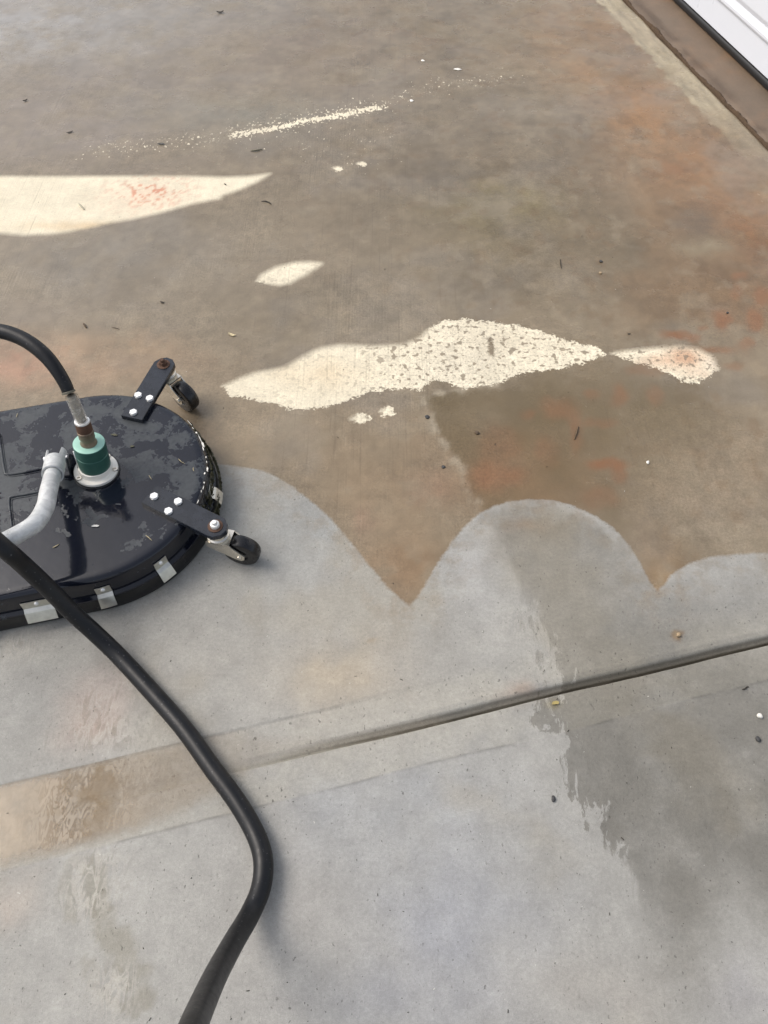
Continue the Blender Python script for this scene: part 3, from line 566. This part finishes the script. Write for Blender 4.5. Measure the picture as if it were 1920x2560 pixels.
sc_ = tag(empty('surface_cleaner'), 'black wheeled surface cleaner with green swivel and galvanised handle, wet on top', 'surface cleaner')
loft('deck', [(-.024, DZ), (-.012, DZ - .0006), (-.005, DZ - .0035), (-.001, DZ - .009), (0, DZ - .014), (.0005, .052), (.0085, .048), (.0095, .043), (.002, .041), (-.004, .039), (-.010, .06)], M_DECK, sc_, cap_top=True)
loft('rubber_skirt', [(.0015, .042), (.0085, .041), (.0115, .030), (.0120, .012), (.0108, .004), (.006, .0025), (-.004, .004)], M_SKIRT, sc_)
# embossed pocket outlines pressed into the deck
for pts in ([(-2, 1085), (4, 1130), (12, 1178), (20, 1186), (70, 1179), (128, 1166)], [(34, 1356), (28, 1300), (23, 1252), (31, 1242), (75, 1234), (152, 1218)]):
    path = smooth_path([at(x, y, DZ + .0005) for x, y in pts], .006); bm = bmesh.new(); tube(bm, path, .0032, 10)
    path2 = smooth_path([at(x + 6, y + 5, DZ) for x, y in pts], .006); tube(bm, path2, .0016, 8)
    bm_obj('pressed_bead', bm, M_DECK, sc_, smooth=True)

# metal clips that hold the skirt, each with its rivet
def clip(px, py, width, tilt=0.0):
    c, nn = rim_frame(at(px, py, .045)); tt = np.array([-nn[1], nn[0]]); bm = bmesh.new()
    prof = [(.0018, .080), (.0022, .058), (.0105, .053), (.0125, .050), (.0225, .031)]; rows = []; m = 4
    for j in range(m + 1):
        s = (j / m - .5) * width; q = c + nn * (DR * 1.0) + tt * s
        cc, n2 = rim_frame(q); n2 = n2
        base = cc + n2 * DR
        rows.append([[bm.verts.new((*(base + n2 * (o + d)), z + tilt * s)) for o, z in prof] for d in (0.0, .0016)])
    for A, B in zip(rows, rows[1:]):
        for k in range(len(prof) - 1):
            bm.faces.new((A[1][k], B[1][k], B[1][k + 1], A[1][k + 1])); bm.faces.new((A[0][k], A[0][k + 1], B[0][k + 1], B[0][k]))
        bm.faces.new((A[0][0], B[0][0], B[1][0], A[1][0])); bm.faces.new((A[0][-1], A[1][-1], B[1][-1], B[0][-1]))
    for Rw in (rows[0], rows[-1]):
        for k in range(len(prof) - 1): bm.faces.new((Rw[0][k], Rw[1][k], Rw[1][k + 1], Rw[0][k + 1]))
    o = bm_obj('skirt_clip', bm, M_CLIP, sc_, auto=25)
    bm = bmesh.new(); b = c + nn * (DR + .0036); lathe(bm, (*(b + nn * 0), .072), (*nn, 0), [(.0050, -.001), (.0048, .0016), (.0034, .0032), (0, .0038)], 16); bm_obj('rivet', bm, M_ZINC, o, smooth=True)
clip(103, 1510, .062); clip(262, 1452, .032, .05); clip(394, 1407, .031, .08); clip(546, 1238, .032); clip(-70, 1560, .036)

# chipped paint curling off the rim
rng = np.random.RandomState(5)
for k in range(16):
    a = R(40 - 62 * (k + rng.rand() * .7) / 16); nn = np.array([math.cos(a), math.sin(a)]); tt = np.array([-nn[1], nn[0]]); L = .003 + .014 * rng.rand() ** 2.5; W = .0007 + .0022 * rng.rand() ** 2
    c = C1 + nn * (DR - .006 + .007 * rng.rand()); bm = bmesh.new(); z = DZ - .004 + .005 * rng.rand(); n = 5
    up = [bm.verts.new((*(c + tt * L * math.cos(2 * math.pi * j / n) * (.7 + .5 * rng.rand()) + nn * W * math.sin(2 * math.pi * j / n)), z + .0015 * rng.rand())) for j in range(n)]
    dn = [bm.verts.new(v.co - Vector((0, 0, .0009))) for v in up]; bm.faces.new(up); bm.faces.new(dn[::-1])
    for j in range(n): bm.faces.new((up[j], dn[j], dn[(j + 1) % n], up[(j + 1) % n]))
    bm_obj('paint_flake', bm, M_FLANGE, sc_)
# wet grass clippings caked on the right side of the skirt
M_GRASS = simple('caked_grass', (.050, .046, .018), .6, var=.7, scale=90, bump=.2); bm = bmesh.new()
for k in range(650):
    a = R(rng.uniform(-22, 44)); nn = np.array([math.cos(a), math.sin(a)]); tt = np.array([-nn[1], nn[0]])
    z = rng.uniform(.012, .092) if rng.rand() < .6 else rng.uniform(.02, .05); o = .001 + (.014 if z < .046 else .003) + .003 * rng.rand(); c = C1 + nn * (DR + o)
    d = Vector((*(tt * rng.uniform(-1, 1)), rng.uniform(-1, 1))).normalized() * rng.uniform(.004, .013); w_ = Vector((*(nn * .0012), .0012 * rng.uniform(-1, 1)))
    p = Vector((*c, z)); q = [bm.verts.new(p - d - w_), bm.verts.new(p - d * .2 + w_ + Vector((*(nn * .002), 0))), bm.verts.new(p + d)]
    bm.faces.new(q)
tag(bm_obj('grass_residue', bm, M_GRASS, sc_), kind='stuff')
# swivel: white flange, green body, rusty fitting, clear sleeve
SB = at(243, 1180, DZ); ST = at(222, 1107, .205); sax = (ST - SB).normalized(); SH = (ST - SB).length
zed = Vector((0, 0, 1)); fl = bmesh.new()
lathe(fl, SB, zed, [(.0515, -.001), (.0515, .003), (.0500, .0045)], 48); sax2 = zed
base_pad = bm_obj('flange_gasket', fl, M_SKIRT, sc_, auto=30)
fl = bmesh.new(); fax = (sax * .6 + zed * .4).normalized(); lathe(fl, SB + zed * .004, fax, [(.0475, 0), (.0488, .001), (.0488, .0065), (.0478, .0078), (.0385, .0080), (.0372, .0095), (.0362, .021), (.0340, .0225), (.030, .0225)], 64)
flange = bm_obj('flange', fl, M_FLANGE, sc_, auto=30)
bx_, by_, _ = basis(fax)
for px, py in ((214, 1189), (278, 1172), (276, 1131), (205, 1150)):
    p = at(px, py, DZ + .0115); d = (p - SB) - fax * ((p - SB).dot(fax)); p = SB + zed * .004 + d.normalized() * .0432 + fax * .0078; bm = bmesh.new()
    lathe(bm, p, fax, [(.0062, -.001), (.0062, .0026), (.0056, .0033), (.0036, .0033), (.0034, .0006), (0, .0006)], 18); s_ = bm_obj('socket_screw', bm, M_NICKEL, flange, auto=30)
    bm = bmesh.new(); lathe(bm, p, fax, [(.0024, .0011), (0, .0011)], 6); bm_obj('hex_socket', bm, M_SKIRT, flange) if False else bm.free()
bm = bmesh.new(); lathe(bm, SB, sax, [(.0325, .022), (.0345, .024), (.0345, .064), (.0335, .0648), (.0335, .0662), (.0345, .067), (.0345, SH - .0012), (.0335, SH)], 64); body = bm_obj('swivel_body', bm, M_GREEN, sc_, auto=30)
bm = bmesh.new(); lathe(bm, SB, sax, [(.0335, SH), (.0325, SH + .0006), (.020, SH + .0002), (.015, SH + .001), (0, SH + .001)], 64); bm_obj('cap_face', bm, M_CAP, body, auto=40)
bm = bmesh.new(); pa = at(158, 1132, .19); pb = at(184, 1166, .15); off = (SB - at(243, 1180, DZ))
x_, y_, _ = basis(sax); sd2 = Vector((-1, -.25, 0)).normalized(); tube(bm, [SB + sax * .078 + sd2 * .0365, SB + sax * .045 + sd2 * .0362, SB + sax * .022 + sd2 * .0385], .0016, 8); bm_obj('retaining_pin', bm, M_ZINC, body, smooth=True)
F1 = at(206, 1056, .262); fx_ = (F1 - ST).normalized(); FL_ = (F1 - ST).length
bm = bmesh.new(); lathe(bm, ST, fx_, [(.0185, -.002), (.0180, .003), (.0160, .006), (.0160, .014), (.0172, .017), (.0168, .026), (.0175, .030), (.0172, .034), (.0150, FL_ * .62)], 28); fit = bm_obj('hose_fitting', bm, simple('tarnished_brass', (.20, .155, .11), .42, .55, var=.45, scale=90, bump=.35), sc_, auto=35)
bm = bmesh.new(); lathe(bm, ST + fx_ * (FL_ * .6), fx_, [(.0140, 0), (.0165, .001), (.0168, .010), (.0160, .022), (.0150, .0235), (.006, .0240)], 28); bm_obj('rusty_collar', bm, M_RUST, fit, auto=35)
bm = bmesh.new(); lathe(bm, ST + fx_ * (FL_ * .6 + .0238), fx_, [(.0160, 0), (.0164, .001), (.0158, .004), (.010, .005)], 24); bm_obj('crimp_ring', bm, M_ZINC, fit, auto=35)
H0 = at(178, 990, .335)
bm = bmesh.new(); s0 = ST + fx_ * (FL_ * .6 + .027); tube(bm, smooth_path([s0, (s0 + H0) * .5, H0], .01), .0132, 24, cap=False); bm_obj('clear_sleeve', bm, M_CLEAR, sc_, smooth=True)
bm = bmesh.new(); tube(bm, smooth_path([s0, (s0 + H0) * .5, H0], .01), .0098, 16); bm_obj('braided_core', bm, simple('silty_hose_core', (.30, .265, .21), .5, .2, var=.75, scale=160, bump=.5), sc_, smooth=True)

# handle: pipe bent towards the operator, slotted sleeve on its lower end
HP = [at(139, 1152, .146), at(131, 1190, .170), at(121, 1230, .197), at(113, 1268, .219), at(84, 1312, .233), at(20, 1350, .240), at(-60, 1392, .246), at(-220, 1470, .262), at(-420, 1560, .285)]
bm = bmesh.new(); tube(bm, smooth_path(HP, .006), .0180, 32); handle = bm_obj('handle_pipe', bm, M_GALV, sc_, smooth=True)
hd_ = (HP[0] - HP[1]).normalized(); s0 = HP[1] + hd_ * .006; SL = (HP[0] - s0).length - .004; hx, hy, _ = basis(hd_); n = 48; bm = bmesh.new(); ro, ri = .0232, .0192; O = []; I = []; OB = []; IB = []
for k in range(n):
    a = 2 * math.pi * k / n; d = hx * math.cos(a) + hy * math.sin(a); sidew = abs(d.normalized().dot(Vector((1, .15, 0)).normalized()))
    h = SL + (.034 * (1 if sidew > .66 else 0)); O.append(bm.verts.new(s0 + d * ro + hd_ * h)); I.append(bm.verts.new(s0 + d * ri + hd_ * h)); OB.append(bm.verts.new(s0 + d * ro)); IB.append(bm.verts.new(s0 + d * ri))
for k in range(n):
    q = (k + 1) % n; bm.faces.new((OB[k], OB[q], O[q], O[k])); bm.faces.new((I[k], I[q], IB[q], IB[k])); bm.faces.new((O[k], O[q], I[q], I[k])); bm.faces.new((OB[q], OB[k], IB[k], IB[q]))
bm_obj('slotted_sleeve', bm, M_GALV, handle, auto=30)
bm = bmesh.new(); lathe(bm, HP[0] + Vector((-.0265, 0, 0)) + hd_ * .006, (1, 0.1, 0), [(0, 0), (.0062, 0), (.0062, .004), (.0042, .0042), (.0042, .049), (.0062, .0492), (.0062, .053), (0, .053)], 14); bm_obj('pivot_bolt', bm, M_ZINC, handle, auto=30)
for s in (1,):
    bm = bmesh.new(); cx = HP[0] + Vector((.0275 * s, .004 * s, 0)); pr2 = [(-.022, DZ - .001), (.030, DZ - .001), (.022, DZ + .025), (.012, DZ + .042), (-.002, DZ + .042), (-.014, DZ + .025)]
    A = [bm.verts.new((cx.x - .002, cx.y + y, z)) for y, z in pr2]; B = [bm.verts.new((cx.x + .002, cx.y + y, z)) for y, z in pr2]; bm.faces.new(A); bm.faces.new(B[::-1])
    for k in range(6): bm.faces.new((A[k], A[(k + 1) % 6], B[(k + 1) % 6], B[k]))
    bm_obj('handle_lug', bm, M_ARM, sc_)

# caster arms, forks and wheels
def caster(tip, ang, inner, bolts, trail, wheel, nutmat, boltmats=None):
    d = np.array([math.cos(R(ang)), math.sin(R(ang))]); s = np.array([-d[1], d[0]]); hw = .0275
    out = [inner * 1.0 - s * hw + d * 0, inner + s * hw]; L = (tip - inner) @ d
    end = [tip + s * hw + d * .004, tip + s * hw * .62 + d * .020, tip + s * hw * .1 + d * .027, tip - s * hw * .5 + d * .024, tip - s * hw * .92 + d * .012, tip - s * hw - d * .002]
    ol_ = [inner - s * hw, *[e for e in reversed(end)], inner + s * hw]
    bm = bmesh.new(); prism(bm, ol_, DZ + .0005, DZ + .0125, .0012); arm = bm_obj('caster_arm', bm, M_ARM, sc_)
    for bx, by in bolts:
        p = at(bx, by, DZ + .016); bm = bmesh.new(); lathe(bm, (p.x, p.y, DZ + .0125), zed, [(.0088, 0), (.0088, .001), (.0060, .001)], 20)
        lathe(bm, (p.x, p.y, DZ + .0135), Vector((.03 * random.uniform(-1, 1), .05, 1)), [(.0094, 0), (.0094, .0040), (.0088, .0046), (0, .0046)], 6); bm_obj('hex_bolt', bm, M_BOLT, arm)
    tz = DZ + .0125; tp = (tip[0], tip[1], tz)
    bm = bmesh.new(); lathe(bm, tp, zed, [(.0165, 0), (.0165, .0016), (.0155, .002), (.006, .002)], 28); bm_obj('stem_washer', bm, M_RUST, arm, auto=30)
    bm = bmesh.new(); lathe(bm, (tp[0], tp[1], tz + .002), zed, [(.0102, 0), (.0102, .007), (.0090, .0085), (.0062, .0088)], 6 if nutmat is M_RUST else 24); lathe(bm, (tp[0], tp[1], tz + .006), zed, [(.0060, 0), (.0060, .009), (.0048, .0115), (0, .012)], 20); bm_obj('stem_nut', bm, nutmat, arm, auto=40)
    t = wheel - tip; t = t / np.linalg.norm(t); n2 = np.array([-t[1], t[0]]); AZ = .0425; WR = .0415; WH = .0155; FH = .0212
    # fork: raceway cups, top plate, two cheeks
    bm = bmesh.new(); lathe(bm, (*tip, DZ - .026), zed, [(.0, 0), (.0225, 0), (.0245, .004), (.0245, .008), (.0205, .011), (.0205, .014), (.0240, .0165), (.0240, .022), (.018, .0255), (0, .0255)], 36)
    topz = DZ - .026
    for sg in (-1, 1):
        def q(along, side, z): return bm.verts.new((*(tip + t * along + n2 * side), z))
        ax = (wheel - tip) @ t
        pr3 = [(-.024, topz - .001), (.031, topz - .001), (.036, topz - .009), (ax + .013, AZ + .006), (ax + .011, AZ - .006), (ax + .003, AZ - .012), (ax - .008, AZ - .010), (-.006, topz - .026), (-.023, topz - .016)]
        A = [q(l, sg * FH, z) for l, z in pr3]; B = [q(l, sg * (FH - .0026), z) for l, z in pr3]; bm.faces.new(A if sg > 0 else A[::-1]); bm.faces.new(B[::-1] if sg > 0 else B)
        for k in range(len(pr3)): bm.faces.new((A[k], A[(k + 1) % len(pr3)], B[(k + 1) % len(pr3)], B[k]))
    o4 = [tip + t * a_ + n2 * b_ for a_, b_ in ((-.022, -FH), (.030, -FH), (.030, FH), (-.022, FH))]; prism(bm, o4, topz - .003, topz + .0005)
    fork = bm_obj('caster_fork', bm, M_NICKEL, sc_, auto=35)
    bm = bmesh.new(); c3 = Vector((*wheel, AZ)); axv = Vector((*n2, 0))
    lathe(bm, c3 - axv * WH, axv, [(0, .003), (.016, .003), (.018, 0), (.034, 0), (.0385, .0012), (.0408, .005), (WR, .010), (WR, 2 * WH - .010), (.0408, 2 * WH - .005), (.0385, 2 * WH - .0012), (.034, 2 * WH), (.018, 2 * WH), (.016, 2 * WH - .003), (0, 2 * WH - .003)], 48)
    bm_obj('wheel', bm, M_TREAD, fork, auto=40)
    bm = bmesh.new(); lathe(bm, c3 - axv * (FH + .003), axv, [(0, 0), (.0055, 0), (.006, .001), (.006, .003), (.0035, .003), (.0035, 2 * FH + .003), (.006, 2 * FH + .003), (.006, 2 * FH + .006), (0, 2 * FH + .006)], 14); bm_obj('axle', bm, M_NICKEL, fork, auto=30)
M_BOLT = simple('bright_bolt_steel', (.88, .88, .87), .42, .25, var=.05, scale=90, bump=.05)
a1 = at(333, 1030, DZ + .0125)[:2]; caster(np.array([-.557, 1.419]), 74, np.array([-.604, 1.240]), ((345, 987), (374, 995), (333, 1030)), 0, np.array([-.516, 1.387]), M_RUST)
caster(np.array([-.364, .927]), -30, np.array([-.522, 1.014]), ((385, 1240), (445, 1253), (421, 1277)), 0, np.array([-.317, .917]), M_ZINC)

# ------------------------------------------------------------------ hoses
HR = .0178
hp = [at(-330, 1090, .50), at(-150, 1235, .36), at(0, 1362, .285), at(60, 1414, .225), at(120, 1470, .165), at(185, 1535, .100), at(240, 1585, .055), at(297, 1640, .026), at(380, 1730, HR), at(460, 1822, HR), at(532, 1922, HR), at(595, 2008, HR), at(640, 2088, HR), at(658, 2152, .022), at(652, 2221, .026), at(624, 2287, .040), at(586, 2352, .095), at(542, 2433, .20), at(502, 2520, .325), at(474, 2590, .425), at(438, 2700, .52), at(380, 2850, .52)]
bm = bmesh.new(); P = smooth_path(hp, .008); tube(bm, P, HR, 28)
tag(bm_obj('pressure_hose', bm, M_HOSE, smooth=True), 'long black rubber hose crossing the cleaner and curving down the wet concrete to the bottom', 'hose')
up = [H0 - (at(166, 966, .352) - H0) * .5, at(172, 982, .341), at(163, 960, .356), at(144, 928, .376), at(118, 894, .394), at(84, 864, .408), at(46, 842, .416), at(0, 828, .420), at(-70, 822, .418), at(-180, 840, .40), at(-330, 900, .33), at(-520, 990, .20), at(-740, 1070, .07), at(-900, 1110, .0152), at(-1300, 1140, .0152)]
bm = bmesh.new(); Pw = smooth_path(up[1:], .006); tube(bm, Pw, [.0126 + .0028 * min(1, i / 14) for i in range(len(Pw))], 28)
bm2 = tag(bm_obj('whip_hose', bm, M_HOSE, smooth=True), 'short black hose arching from the rusty fitting on the green swivel off the left edge', 'hose')
bm = bmesh.new(); lathe(bm, up[1] + (up[2] - up[1]).normalized() * -.001, (up[2] - up[1]), [(.0124, 0), (.0142, .0005), (.0142, .004), (.0130, .005)], 28); bm_obj('hose_end_ring', bm, simple('worn_hose_end', (.12, .11, .08), .5, var=.4), bm2, auto=30)

# ------------------------------------------------------------------ small debris
def dmat(name, c, rough=.8): return simple(name, c, rough, var=.4, scale=220, bump=.3)
D_DARK = dmat('rotted_leaf', (.030, .024, .017)); D_BROWN = dmat('brown_twig', (.085, .058, .036)); D_PALE = dmat('bleached_leaf', (.52, .44, .27)); D_GREY = dmat('dark_pebble', (.045, .045, .045), .7)
D_TAN = dmat('tan_pebble', (.34, .25, .15), .7); D_WHITE = dmat('white_chip', (.72, .70, .64), .7); D_OLIVE = dmat('olive_woodchip', (.10, .095, .06)); D_YEL = dmat('yellow_leaf_scrap', (.34, .27, .10))
def twig(name, label, pts, rad, mat, z=0.0, cat='twig', group=None):
    P = smooth_path([at(x, y, z + rad * .9 + .0015 * (i % 2)) for i, (x, y) in enumerate(pts)], .004); rr = [rad * (1 - .55 * abs(2 * i / max(1, len(P) - 1) - 1) ** 2) * random.uniform(.85, 1.15) for i in range(len(P))]
    bm = bmesh.new(); tube(bm, P, rr, 7); return tag(bm_obj(name, bm, mat, smooth=True), label, cat, group)
def leafbit(name, label, x, y, L, W, ang, mat, z=0.0, curl=.25, cat='leaf', group=None):
    c = at(x, y, z); bm = bmesh.new(); n = 7; ca, sa = math.cos(R(ang)), math.sin(R(ang)); T_, B_ = [], []
    for k in range(n + 1):
        t = k / n; wd = W * math.sin(math.pi * (.06 + .88 * t)) ** .8 * random.uniform(.75, 1.2); xx = (t - .5) * L; rt, rb = [], []
        for s in (-1, 0, 1):
            yy = s * wd * .5 + .12 * W * math.sin(5 * t); zz = .0012 + curl * L * (t - .5) ** 2 * 1.6 + (.35 * curl * W * s * s)
            for lst, dz in ((rt, .0007), (rb, 0)): lst.append(bm.verts.new((c.x + xx * ca - yy * sa, c.y + xx * sa + yy * ca, z + zz + dz)))
        T_.append(rt); B_.append(rb)
    for k in range(n):
        for s in range(2):
            bm.faces.new((T_[k][s], T_[k + 1][s], T_[k + 1][s + 1], T_[k][s + 1])); bm.faces.new((B_[k][s], B_[k][s + 1], B_[k + 1][s + 1], B_[k + 1][s]))
        for s in (0, 2): bm.faces.new((T_[k][s], B_[k][s], B_[k + 1][s], T_[k + 1][s]))
    for k in (0, n):
        for s in range(2): bm.faces.new((T_[k][s], T_[k][s + 1], B_[k][s + 1], B_[k][s]))
    return tag(bm_obj(name, bm, mat), label, cat, group)
def pebble(name, label, x, y, r, mat, z=0.0, cat='pebble', flat=.6, el=1.0, ang=0, group=None):
    c = at(x, y, z); bm = bmesh.new(); bmesh.ops.create_icosphere(bm, subdivisions=2, radius=r); sd = random.random() * 9
    for v in bm.verts:
        k = 1 + .22 * math.sin(v.co.x / r * 2.1 + sd) * math.cos(v.co.y / r * 2.4 + sd * 2) + .08 * random.uniform(-1, 1); xx, yy = v.co.x * k * el, v.co.y * k / el
        v.co = (c.x + xx * math.cos(R(ang)) - yy * math.sin(R(ang)), c.y + xx * math.sin(R(ang)) + yy * math.cos(R(ang)), z + v.co.z * flat * k + r * flat * .75)
    return tag(bm_obj(name, bm, mat, smooth=True), label, cat, group)
twig('twig', 'curved black twig lying below the tip of the large left pale patch', [(653, 503), (664, 503), (674, 507), (678, 511)], .0021, D_DARK)
twig('twig', 'short dark stick lying behind the cleaner, left of its rear wheel', [(208, 808), (212, 813), (217, 820)], .0026, D_BROWN)
twig('twig', 'thin brown stem right of the short dark stick behind the cleaner', [(280, 818), (290, 820), (299, 823)], .0010, D_BROWN)
twig('twig', 'thin upright black twig on the brown stain above the main pale patch', [(1401, 648), (1402, 660), (1404, 671)], .0014, D_DARK)
twig('twig', 'forked black twig at the right edge below the long joint', [(1855, 1724), (1862, 1722), (1868, 1717), (1873, 1718)], .0014, D_DARK)
twig('twig', 'grey green stick between the white speckled streak and the left patch', [(627, 377), (640, 376), (656, 373)], .0022, D_OLIVE)
twig('twig', 'faint grey stick lying on the large left pale patch', [(196, 508), (203, 516), (211, 524)], .0028, dmat('grey_stick', (.40, .37, .28)))
twig('twig', 'slim brown stalk lying in the olive stain under the orange patch', [(1436, 1098), (1441, 1082), (1446, 1066)], .0026, dmat('rust_stalk', (.10, .065, .035)))
leafbit('leaf', 'pale curled leaf left of the main pale patch', 580, 838, .024, .009, 160, D_PALE)
leafbit('leaf', 'small dark leaf right of the short dark stick, near the rear wheel', 406, 757, .013, .006, 170, D_DARK)
leafbit('leaf', 'black curled leaf near the top edge, left of centre', 551, 33, .030, .014, 20, D_DARK, curl=.5)
leafbit('leaf', 'narrow black leaf above the left patch, nearest the left edge', 175, 332, .024, .007, 30, D_DARK)
leafbit('leaf', 'dull grey leaf among the sparse white specks above the left patch', 403, 361, .024, .010, 5, dmat('grey_leaf', (.09, .085, .075)))
leafbit('leaf', 'dark crumpled leaf far up the left side, in the bluish sheen on the wet film', 64, 253, .018, .010, 40, D_DARK, curl=.5)
leafbit('leaf', 'tiny black leaf lying inside the tip of the large left pale patch', 563, 462, .010, .005, -40, D_DARK)
leafbit('leaf', 'yellow scrap of leaf stuck beside the joint', 1388, 1758, .015, .008, 20, D_YEL, curl=.05)
leafbit('leaf', 'dark leaf fragment at the narrow neck left of the orange patch', 1572, 836, .010, .004, 10, D_DARK)
pebble('pebble', 'black pebble above the pale flecked one on the brown stain', 1502, 655, .0052, D_GREY)
pebble('pebble', 'pale flecked pebble just below the black one on the brown stain', 1501, 683, .0046, D_TAN)
pebble('pebble', 'small white pebble alone on the olive stain at right', 1619, 1157, .0048, D_WHITE, el=.85)
pebble('pebble', 'oval dark grey pebble on the pale concrete below the joint', 1383, 1998, .0052, D_GREY, el=.8)
pebble('pebble', 'black oval pebble near the right edge below the joint', 1894, 1849, .0058, D_GREY, el=.82, ang=20)
pebble('pebble', 'cream stone chip near the right edge just above the black oval pebble', 1898, 1791, .0055, D_WHITE, flat=.9)
pebble('pebble', 'tan stone in the rust ring above the joint', 1696, 1588, .0052, D_TAN)
pebble('pebble', 'dark gritty pebble on the ragged pale line at the edge of the olive stain', 1068, 1043, .0062, D_GREY, flat=.4)
pebble('pebble', 'brown grit lump right of the ragged pale line below the main patch', 1192, 1083, .0060, D_BROWN, flat=.5)
pebble('pebble', 'dark grit at the lower end of the ragged pale line', 1108, 1168, .0050, D_GREY, flat=.4)
pebble('pebble', 'small black pebble on the rust blotches at the far right', 1818, 783, .0038, D_GREY)
pebble('paint_chip', 'long white paint chip among the far white specks', 1144, 174, .0115, D_WHITE, flat=.15, el=1.35, cat='chip')
pebble('paint_chip', 'round white paint chip left of the long one, far up the slab', 1057, 152, .0080, D_WHITE, flat=.15, cat='chip')
pebble('paint_chip', 'small white chip at the right end of the speckled streak', 1029, 252, .0080, D_WHITE, flat=.15, cat='chip')
# on the cleaner's deck
leafbit('wood_chip', 'flat brown wood chip on the deck beside the green swivel', 286, 1088, .0165, .0055, -4, D_OLIVE, DZ, .02, 'wood chip')
leafbit('wood_chip', 'small dark wood chip on the deck right of the flat brown one', 331, 1117, .010, .006, 20, D_OLIVE, DZ, .1, 'wood chip')
leafbit('leaf', 'bright white petal on the wet deck right of the dark reflection', 239, 1316, .016, .006, 8, D_WHITE, DZ, .1)
twig('grass_clipping', 'pale grass clipping on the wet front of the deck, left of the dark reflection', [(132, 1369), (140, 1365), (148, 1360)], .0011, D_PALE, DZ, 'grass clipping')
twig('grass_clipping', 'curved pale grass clipping on the deck near its chipped right rim', [(446, 1147), (453, 1154), (462, 1159)], .0008, D_PALE, DZ, 'grass clipping')
twig('grass_clipping', 'short pale grass clipping on the deck between swivel and front caster arm', [(372, 1188), (376, 1194), (379, 1199)], .0008, D_PALE, DZ, 'grass clipping')
twig('grass_clipping', 'tiny pale grass clipping on the deck closest to the chipped rim', [(483, 1168), (483, 1174), (485, 1178)], .0009, D_PALE, DZ, 'grass clipping')
twig('grass_clipping', 'pale forked grass clipping on the front rim of the deck', [(364, 1338), (372, 1344), (380, 1352)], .0008, D_PALE, DZ, 'grass clipping')
twig('grass_clipping', 'white grass clipping at the back of the deck by the left edge', [(41, 1043), (42, 1039), (44, 1034)], .0008, D_PALE, DZ, 'grass clipping')
# fine grit nobody could count
rng = np.random.RandomState(17)
def grit(name, label, N, mat, smin, smax, region):
    vs_, fs_ = [], []
    for k in range(N):
        x, y = region(); c = at(x, y); r = smin + (smax - smin) * rng.rand() ** 3; a = rng.rand() * 6.3; e = 1 + 2.2 * rng.rand() ** 2; b0 = len(vs_)
        for j, (dx, dy, dz) in enumerate(((-1, -.6, 0), (1, -.5, 0), (.8, .7, 0), (-.7, .6, 0), (.1, 0, .8))):
            dx *= e * rng.uniform(.7, 1.2); dy *= rng.uniform(.7, 1.2); vs_.append((c.x + r * (dx * math.cos(a) - dy * math.sin(a)), c.y + r * (dx * math.sin(a) + dy * math.cos(a)), dz * r + .0009))
        fs_ += [(b0, b0 + 1, b0 + 4), (b0 + 1, b0 + 2, b0 + 4), (b0 + 2, b0 + 3, b0 + 4), (b0 + 3, b0, b0 + 4)]
    return tag(mesh_obj(name, vs_, fs_, mat, smooth=False), label, 'grit', kind='stuff')
grit('dark_grit', 'dark crumbs of grit scattered over the concrete', 500, D_DARK, .0004, .0014, lambda: (rng.uniform(-100, 2000), rng.uniform(0, 2560)))
grit('pale_grit', 'pale crumbs of grit scattered over the concrete', 130, D_WHITE, .0004, .0012, lambda: (rng.uniform(-100, 2000), rng.uniform(0, 2560)))
